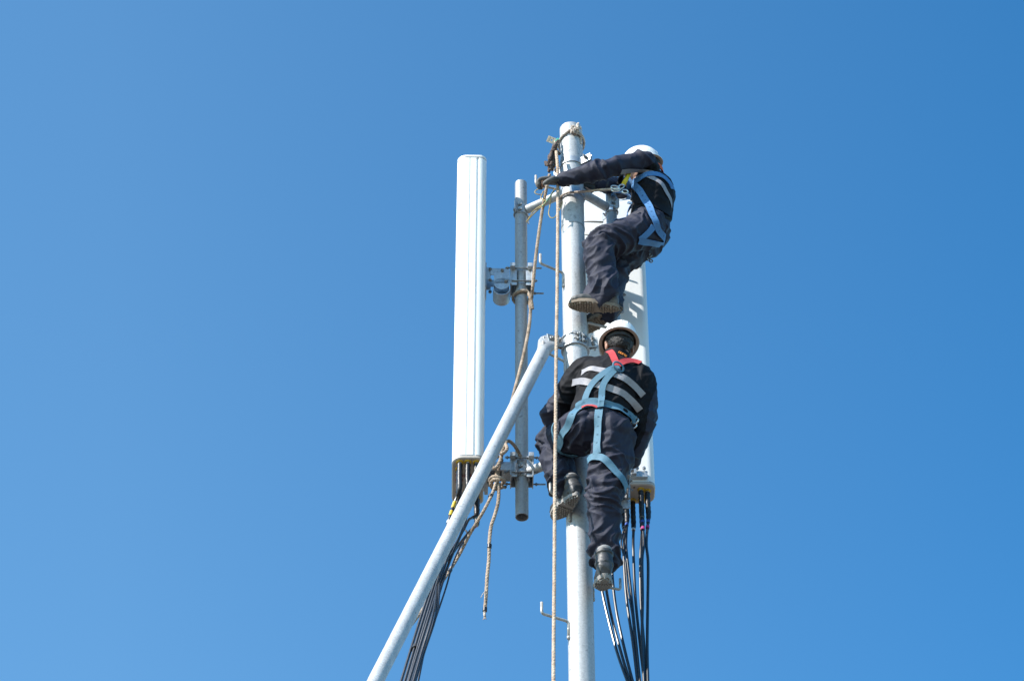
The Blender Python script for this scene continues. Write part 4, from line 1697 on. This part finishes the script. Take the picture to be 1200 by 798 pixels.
def person(J, cfg):
    """J: joints, cfg: look"""
    root = thing('person', cfg['label'], 'person', J['pelvis'] - V((0, 0, 0.0)), 'workers climbing the mast')
    for s in 'LR':
        seglen(cfg['n'] + ' arm ' + s, J['sh' + s], J['el' + s], J['wr' + s])
        seglen(cfg['n'] + ' leg ' + s, J['hip' + s], J['kn' + s], J['an' + s])
    seglen(cfg['n'] + ' torso', J['pelvis'], J['chest'], J['neck'], J['head'])
    side_t = (J['shR'] - J['shL']).normalized()
    side_p = (J['hipR'] - J['hipL']).normalized()
    axis = (J['neck'] - J['pelvis']).normalized()
    # ---- body: one continuous mesh from skull to ankles
    bm = NB()
    make_head(bm, J['head'], cfg['face'], cfg['headup'], 0.97)
    tube(bm, cr([J['head'] - V(cfg['headup']).normalized() * 0.05 - V(cfg['face']).normalized() * 0.015, J['neck'], J['neck'].lerp(J['chest'], 0.3)], 0.02), 0.056, 16)
    fw = side_t.cross(axis) * -1
    loft(bm, [(J['neck'].lerp(J['chest'], 0.05), side_t * 0.06, fw * 0.06), (J['neck'].lerp(J['chest'], 0.35), side_t * 0.14, fw * 0.085), (J['chest'], side_t * 0.14, fw * 0.10),
              (J['chest'].lerp(J['pelvis'], 0.6), side_p * 0.125, fw * 0.09), (J['pelvis'], side_p * 0.14, fw * 0.10), (J['pelvis'] - axis * 0.07, side_p * 0.09, fw * 0.07)])
    for s in 'LR':
        limb(bm, [J['neck'].lerp(J['chest'], 0.2), J['sh' + s], J['el' + s], J['wr' + s]], [0.05, 0.045, 0.036, 0.026])
        limb(bm, [J['pelvis'], J['hip' + s], J['kn' + s], J['an' + s]], [0.08, 0.075, 0.05, 0.034])
        hd_ = cfg['hand' + s]
        make_hand(bm, J['wr' + s], hd_[0], hd_[1], hd_[2], hd_[3], 0.92, 0.85)
    me = remesh(bm, 0.0038, 1)
    body = link_mesh('body', me, M['skin'], root)
    # eyes
    B = basis(cfg['face'], cfg['headup'])
    for sg in (-1, 1):
        bm = NB()
        sphere(bm, J['head'] + B @ V((0.030 * sg, 0.072, 0.004)), 0.0125, 2)
        e_ = obj('eye', bm, M['eye'], body)
        bm = NB()
        sphere(bm, J['head'] + B @ V((0.030 * sg, 0.0815, 0.003)), 0.0058, 2)
        obj('iris', bm, M['hair'], e_)
    # hair under the helmet
    bm = NB()
    sphere(bm, J['head'] + B @ V((0, -0.022, 0.030)), 1, 3, (0.080, 0.092, 0.088), B)
    sphere(bm, J['head'] + B @ V((0, -0.060, -0.012)), 1, 3, (0.058, 0.045, 0.058), B)
    for sg in (-1, 1):
        sphere(bm, J['head'] + B @ V((0.066 * sg, 0.015, 0.012)), 1, 2, (0.012, 0.022, 0.030), B)
    me = remesh(bm, 0.004, 2)
    for v in me.vertices:
        v.co += V(noise.noise_vector(v.co * 120)) * 0.0035
    link_mesh('hair', me, M['hair'], root)
    # ---- jacket
    bm = NB()
    loft(bm, [(J['neck'] + axis * 0.012, side_t * 0.060, fw * 0.060), (J['neck'].lerp(J['chest'], 0.06), side_t * 0.080, fw * 0.075), (J['neck'].lerp(J['chest'], 0.22), side_t * 0.15, fw * 0.105), (J['neck'].lerp(J['chest'], 0.5), side_t * 0.195, fw * 0.128),
              (J['chest'], side_t * 0.190, fw * 0.140), (J['chest'].lerp(J['pelvis'], 0.5), side_t.lerp(side_p, 0.6).normalized() * 0.175, fw * 0.135),
              (J['chest'].lerp(J['pelvis'], 0.92), side_p * 0.176, fw * 0.142), (J['pelvis'] - axis * cfg.get('hem', 0.0), side_p * 0.178, fw * 0.142)], 32)
    ar = cfg.get('arm_r', (0.078, 0.072, 0.060, 0.052))
    for s in 'LR':
        sleeve_end = J['wr' + s] + (J['wr' + s] - J['el' + s]).normalized() * cfg.get('cuff', 0.0)
        limb(bm, [J['neck'].lerp(J['chest'], 0.25).lerp(J['sh' + s], 0.3), J['sh' + s], J['sh' + s].lerp(J['el' + s], 0.5), J['el' + s], sleeve_end], [cfg.get('neck_r', 0.085), ar[0], ar[1], ar[2], ar[3]])
    me = remesh(bm, 0.0055, 3)
    segs = [(J['neck'], J['pelvis'])]
    for s in 'LR':
        segs += [(J['sh' + s], J['el' + s]), (J['el' + s], J['wr' + s])]
    jts = [(J['elL'], 1.5), (J['elR'], 1.5), (J['shL'], 1.1), (J['shR'], 1.1)]
    fold(me, segs, cfg.get('jamp', 0.011), cfg['seed'], jts)

    def which(p):
        d0 = None
        for i, (a, b) in enumerate(segs):
            ab = b - a
            t = max(0.0, min(1.0, (p - a).dot(ab) / ab.length_squared))
            d = (p - (a + ab * t)).length - (cfg.get('yoke', 0.13) if i == 0 else 0.0)
            if d0 is None or d < d0[0]:
                d0 = (d, i)
        return 1 if d0[1] == 0 else 0
    jk = link_mesh('jacket', me, [M['cloth'], M['cloth_b']], root)
    me.update()
    for f in me.polygons:
        f.material_index = which(f.center + root.location)
    # collar
    bm = NB()
    hu = V(cfg['headup']).normalized()
    ca = J['neck'].lerp(J['chest'], 0.03)
    tube(bm, [ca, ca + (axis + hu).normalized() * 0.06], [0.078, 0.070], 28, False)
    tube(bm, [ca, ca + (axis + hu).normalized() * 0.06], [0.071, 0.063], 28, False)
    me = remesh(bm, 0.006, 2) if False else None
    if me is None:
        mm = bpy.data.meshes.new('collar')
        bmesh.ops.recalc_face_normals(bm, faces=bm.faces)
        bm.to_mesh(mm); bm.free()
        for v in mm.vertices:
            v.co += V(noise.noise_vector(v.co * 14)) * 0.008
        link_mesh('collar', mm, cfg['collar'], root)
    # ---- trousers
    bm = NB()
    loft(bm, [(J['pelvis'] + axis * 0.10, side_p * 0.160, fw * 0.125), (J['pelvis'] + axis * 0.03, side_p * 0.170, fw * 0.138), (J['pelvis'] - axis * 0.05, side_p * 0.165, fw * 0.135), (J['pelvis'] - axis * 0.10, side_p * 0.10, fw * 0.09)], 28)
    lr_ = cfg.get('leg_r', (0.118, 0.100, 0.086, 0.082, 0.082))
    for s in 'LR':
        hem_end = J['an' + s] + (J['an' + s] - J['kn' + s]).normalized() * cfg.get('leghem', 0.0)
        limb(bm, [J['pelvis'].lerp(J['hip' + s], 0.5), J['hip' + s], J['hip' + s].lerp(J['kn' + s], 0.55), J['kn' + s], J['kn' + s].lerp(hem_end, 0.5), hem_end], [0.11] + list(lr_))
        b0 = J['hip' + s] + cfg['butt'] * 0.035
        sphere(bm, b0, cfg.get('butt_r', 0.112), 3)
    me = remesh(bm, 0.0055, 3)
    segs2 = [(J['pelvis'] + axis * 0.1, J['pelvis'] - axis * 0.05)]
    for s in 'LR':
        segs2 += [(J['hip' + s], J['kn' + s]), (J['kn' + s], J['an' + s])]
    fold(me, segs2, cfg.get('tamp', 0.013), cfg['seed'] + 5, [(J['knL'], 1.6), (J['knR'], 1.6), (J['anL'], 1.5), (J['anR'], 1.5), (J['hipL'], 1.0), (J['hipR'], 1.0)], 0.16)
    tr_ = link_mesh('trousers', me, M['cloth'], root)
    # ---- gloves
    for s in 'LR':
        g_ = cfg['glove' + s]
        if g_:
            hd_ = cfg['hand' + s]
            bm = NB()
            make_hand(bm, J['wr' + s], hd_[0], hd_[1], hd_[2], hd_[3], 1.08, 1.22)
            tube(bm, [J['wr' + s] - V(hd_[0]).normalized() * 0.045, J['wr' + s] + V(hd_[0]).normalized() * 0.02], [0.037, 0.034], 16)
            me = remesh(bm, 0.0035, 1)
            link_mesh('glove', me, M[g_], root)
    return root, body, jk, tr_


# ---- upper worker: leaning back in the harness, left side to the camera
J = dict(
    pelvis=P(762, 263, 0.0), chest=P(767, 228, 0.0), neck=P(764, 206, 0.02), head=P(753, 197, 0.02),
    shL=P(757, 187, -0.17), elL=P(708, 198, -0.25), wrL=P(659, 212, -0.17),
    shR=P(770, 212, 0.17), elR=P(729, 222, 0.24), wrR=P(704, 217, 0.10),
    hipL=P(757, 268, -0.10), knL=P(704, 287, -0.22), anL=P(707, 342, -0.20),
    hipR=P(764, 274, 0.09), knR=P(721, 309, 0.02), anR=P(712, 358, 0.03))
upcfg = dict(n='up', label='upper worker in dark clothes and blue harness, reaching across the mast top', seed=1.3,
             face=V((-0.93, 0.12, -0.12)), headup=V((-0.20, -0.12, 1)),
             handL=((-1, 0.0, 0.02), (0, 0.35, -1), -1, 0.95), handR=((-0.9, -0.2, 0.1), (0, -0.8, -0.5), 1, 1.0),
             gloveL='glove_m', gloveR='glove_d', collar=M['orange_c'], butt=V((0.1, 0, -0.3)), butt_r=0.103, hem=-0.02,
             arm_r=(0.060, 0.058, 0.060, 0.042), neck_r=0.062, leg_r=(0.116, 0.104, 0.088, 0.084, 0.086), leghem=0.02, tamp=0.017)
up, up_body, up_j, up_t = person(J, upcfg)
JU = J
# boots: left foot presses on the mast, right foot stands on the rung
shinL = (J['knL'] - J['anL']).normalized()
fL = V((-1, 0.0, 0.10)).normalized()
make_boot(up, P(709, 361, -0.185), fL, V((0.12, -0.02, 1)), M['boot'], M['sole'], shinL, 0.285, 0.09)
fR = V((-0.75, 0.35, -0.30)).normalized()
make_boot(up, P(715, 369, 0.04), fR, V((-0.3, 0.1, 1)), M['boot_d'], M['sole'], (J['knR'] - J['anR']).normalized(), 0.285, 0.09)
make_helmet(up, J['head'] + V(upcfg['headup']).normalized() * 0.035, V((-0.93, 0.12, -0.10)), V(upcfg['headup']), 0.90)
bvU = bvh_of([up_j, up_t])
hz = bpy.data.objects.new('harness', None)
# reflective bands on the jacket
for q in ([(728, 201.5), (736, 200.5), (746, 199.5), (757, 200.5), (769, 204)],
          [(744, 211), (752, 206), (761, 206.5), (770, 212), (778, 221), (784, 232), (787, 243)]):
    strap(bvU, q, 0.034, M['reflect'], up, 'reflective_band', 0.003, 0.001)
belt = strap(bvU, [(735, 226), (742, 232), (752, 236), (764, 240), (775, 246), (784, 252)], 0.045, M['cloth_b'], up, 'belt', 0.006)
h1 = strap(bvU, [(728, 240), (734, 232), (741, 222), (748, 213), (756, 205.5), (765, 204), (775, 206), (783, 213), (787, 222)], 0.044, M['strap2'], up, 'harness', 0.007, 0.003)
strap(bvU, [(738, 212), (744, 217), (750, 223), (755, 232), (760, 243), (764, 254), (768, 266), (773, 276), (777, 284)], 0.044, M['strap2'], h1, 'strap', 0.010, 0.003, stitch=True)
strap(bvU, [(726, 233), (722, 238), (718, 243), (714.5, 248)], 0.022, M['strap2'], h1, 'strap', 0.008, 0.003, stitch=True)
strap(bvU, [(765, 266), (761, 272), (755, 277), (748, 281)], 0.038, M['strap2'], h1, 'strap', 0.009, 0.003)
strap(bvU, [(777, 284), (768, 284.5), (758, 284), (748, 282)], 0.042, M['strap2'], h1, 'strap', 0.008, 0.003)
strap(bvU, [(739, 209), (736, 215), (734, 222)], 0.024, M['strap2'], h1, 'strap', 0.009, 0.003)
bm = NB()
pk = cr([P(737, 202, -.13), P(735.5, 207, -.17), P(733, 212, -.19), P(730, 217, -.18)], 0.01)
tube(bm, pk, 0.014, 12, True, lambda a: 0.6 + 0.4 * abs(math.cos(a)))
obj('yellow_strap', bm, M['yellow_s'], up)
bm = NB()
tube(bm, cr([P(728, 206, -.12), P(727, 211, -.14), P(725.5, 216, -.13)], 0.01), 0.016, 12)
obj('lanyard_pack', bm, M['cloth_b'], up)
bm = NB()
for a, b in (((716, 219), (726, 221)), ((717, 223), (727, 222)), ((725, 221), (731, 217)), ((729, 224), (736, 225))):
    p0 = P(a[0], a[1], -.2); p1 = P(b[0], b[1], -.2)
    ax = (p1 - p0)
    nn = V((0, 0, 1)).cross(ax).normalized().cross(ax).normalized()
    pts = []
    for k in range(21):
        t = 2 * PI * k / 20
        pts.append((p0 + p1) / 2 + ax * 0.5 * math.cos(t) + nn * 0.014 * math.sin(t))
    tube(bm, pts, 0.0045, 8, False)
obj('carabiner', bm, M['chrome'], up)
bm = NB()
box(bm, P(716, 245, -.2), (0.022, 0.014, 0.022), None, 0.003)
box(bm, P(738, 238, -.24), (0.03, 0.01, 0.016), Matrix.Rotation(R(20), 3, 'Y'), 0.003)
pieces('buckle', bm, M['chrome'], up)
# keys or hook dangling at the back of the thigh
bm = NB()
c0 = P(762, 300, 0.02)
for k, (x, y) in enumerate(((762, 299), (760, 304), (763, 306))):
    pts = [P(x, y, 0.02) + V((0.009 * math.cos(t), 0, 0.011 * math.sin(t))) for t in [2 * PI * i / 12 for i in range(13)]]
    tube(bm, pts, 0.004, 8, False)
obj('hook', bm, M['bolt'], up)

# positioning lanyard round the mast
bm = NB()
rl = MR + 0.012
pts = [P(719, 222, -.2), P(706, 222.5, -.17), P(692, 224, -.13)]
zl = P(672, 225, -.085).z
pts.append(P(674, 225.5, -.090))
for k in range(0, 9):
    a = R(-105) - k * R(22)
    pts.append(V((mast_x + rl * math.cos(a), YM + rl * math.sin(a), zl)))
pts += [P(705, 214, .14), P(735, 218, .17)]
rope(bm, pts, 0.0085, 0.008, 0.06)
ly = obj('positioning_lanyard', bm, M['rope_pale'], None, True, P(690, 224, -.13))
tag(ly, 'short pale rope lanyard running from the mast to the upper worker\'s harness', 'lanyard')

# ---- lower worker: back to the camera, straddling the mast
J = dict(
    pelvis=P(702, 500, -0.32), chest=P(714, 456, -0.37), neck=P(722, 424, -0.33), head=P(725.5, 407, -0.30),
    shL=P(686, 438, -0.33), elL=P(647, 490, -0.17), wrL=P(664, 474, 0.03),
    shR=P(752, 447, -0.36), elR=P(755, 492, -0.32), wrR=P(739, 538, -0.23),
    hipL=P(682, 505, -0.31), knL=P(649, 521, -0.03), anL=P(660, 566, -0.12),
    hipR=P(720, 508, -0.33), knR=P(709, 578, -0.29), anR=P(709, 646, -0.20))
locfg = dict(n='low', label='lower worker seen from behind, light blue harness with red shoulder straps over a dark jacket', seed=8.1,
             face=V((-0.22, 0.97, 0.0)), headup=V((0.04, -0.22, 1)),
             handL=((0.4, 0.5, 0.7), (0.9, 0, -0.2), 1, 1.0), handR=((-0.5, 0.7, -0.2), (-0.6, -0.3, 0.4), -1, 1.0),
             gloveL='glove_d', gloveR='glove_d', collar=M['cloth_b'], yoke=0.19, butt=V((0, -0.8, -0.3)), hem=-0.05,
             leg_r=(0.128, 0.108, 0.094, 0.086, 0.084), leghem=0.03, arm_r=(0.088, 0.082, 0.066, 0.052), tamp=0.016)
lo, lo_body, lo_j, lo_t = person(J, locfg)
JL = J
make_boot(lo, P(669, 588, -0.165), V((-0.42, 0.85, 0.14)), V((0.05, 0.0, 1)), M['boot_d'], M['sole_g'], V((-0.22, 0.12, 1)), 0.285, 0.065, True)
make_boot(lo, P(708, 680, -0.215), V((-0.03, 0.95, 0.42)), V((0, 0, 1)), M['boot_d'], M['sole_g'], V((0.0, -0.0, 1)), 0.275, 0.085, True)
lh = make_helmet(lo, J['head'] + V(locfg['headup']).normalized() * 0.035, V(locfg['face']), V(locfg['headup']) + V((0.10, 0.04, 0)), 0.93)
bvL = bvh_of([lo_j, lo_t])
for q in ([(682, 437.5), (690, 433), (699, 432), (708, 436), (722, 439), (733, 444), (745, 453), (754, 464)],
          [(671, 449), (680, 446), (692, 449), (705, 452), (718, 456), (732, 463), (743, 471), (750, 481)]):
    strap(bvL, q, 0.040, M['reflect'], lo, 'reflective_band', 0.003, 0.001)
hl = strap(bvL, [(676, 478), (683, 473.5), (691, 471), (705, 473), (718, 477), (731, 484), (741, 491), (746, 494)], 0.054, M['strap'], lo, 'harness', 0.008, 0.003)
strap(bvL, [(724, 430), (716, 434), (706, 440), (696, 447), (690, 455), (688, 463), (685, 472)], 0.036, M['strap'], hl, 'strap', 0.009, 0.003)
strap(bvL, [(723, 432), (715, 441), (707, 449), (705, 459), (706, 470), (705, 478)], 0.036, M['strap'], hl, 'strap', 0.012, 0.003)
strap(bvL, [(688, 474), (679, 481), (671, 492), (663, 505), (658, 518), (655.5, 524)], 0.044, M['strap'], hl, 'strap', 0.008, 0.003, stitch=True)
strap(bvL, [(655, 524), (660, 530), (667, 533.5), (675, 532)], 0.034, M['strap'], hl, 'strap', 0.008, 0.003)
strap(bvL, [(653, 494), (648.5, 502), (648, 511), (652, 520), (657, 527)], 0.030, M['strap'], hl, 'strap', 0.008, 0.003)
strap(bvL, [(702.5, 480), (702, 495), (701.5, 510), (700.5, 522), (700, 531)], 0.046, M['strap'], hl, 'strap', 0.008, 0.003, stitch=True)
strap(bvL, [(691, 541), (694, 536), (700, 533.5), (708, 537), (716, 547), (723, 558), (729, 568), (731, 574)], 0.042, M['strap'], hl, 'strap', 0.009, 0.003)
strap(bvL, [(711, 406), (715, 413), (719, 421), (723, 430)], 0.040, M['strap_red'], hl, 'shoulder_strap', 0.010, 0.003)
strap(bvL, [(724, 429), (730, 425), (738, 422.5), (746, 423.5), (751, 427)], 0.042, M['strap_red'], hl, 'shoulder_strap', 0.008, 0.003)
strap(bvL, [(683, 477.2), (691, 476.2), (701, 477.5)], 0.012, M['strap_red'], hl, 'red_lining', 0.012, 0.002)
loc, nr = cast(bvL, [(722.5, 433)])[0]
dring(hl, loc + nr * 0.026, (nr + V((0.1, 0, -0.3))).normalized(), V((0.35, 0, 1)), 0.034, M['strap'], 'back_ring', 0.0055)
bm = NB()
box(bm, loc + nr * 0.016 + V((-0.012, 0, -0.02)), (0.055, 0.010, 0.035), Matrix.Rotation(R(20), 3, 'Y'), 0.004)
obj('slide_buckle', bm, M['stitch'], hl)
for q in ((705, 467), (704, 475), (736, 487)):
    hh = cast(bvL, [q])[0]
    bm = NB()
    ring_band(bm, hh[0] + hh[1] * 0.0135, hh[1], 0.013, 0.0105, 0.003, 20)
    obj('rivet', bm, M['stitch'], hl)
hh = cast(bvL, [(745, 493)])[0]
dring(hl, hh[0] + hh[1] * 0.02 + V((0.005, 0, -0.02)), hh[1], V((0.3, 0, 1)), 0.030, M['chrome'], 'side_ring', 0.0045)
dring(hl, hh[0] + hh[1] * 0.02 + V((-0.005, 0, -0.05)), (hh[1] + V((0.4, 0, 0))).normalized(), V((0.1, 0, 1)), 0.024, M['chrome'], 'carabiner', 0.004)
# orange lettering marks at the collar and shoulder: illegible strokes of embroidery
for name_, (x0, y0, x1, y1), n_ in (('collar_lettering', (724.5, 414.5, 733.5, 419.5), 5), ('shoulder_lettering', (744.5, 424.5, 748.5, 427.5), 2)):
    bm = NB()
    for k in range(n_):
        t = (k + 0.5) / n_
        hh = cast(bvL, [(x0 + (x1 - x0) * t, y0 + (y1 - y0) * t)])[0]
        c_ = hh[0] + hh[1] * 0.012
        B = basis(V((0.2, 0.3, 1)), hh[1])
        pts = [c_ + B @ V((0.0045 * math.cos(a), 0.008 * math.sin(a), 0)) for a in [R(20) + R(300) * i / 8 for i in range(9)]]
        tube(bm, pts, 0.0022, 6)
    obj(name_, bm, M['orange_t'], lo)

print('VERTS', sum(len(o.data.vertices) for o in C.objects if o.type == 'MESH'))
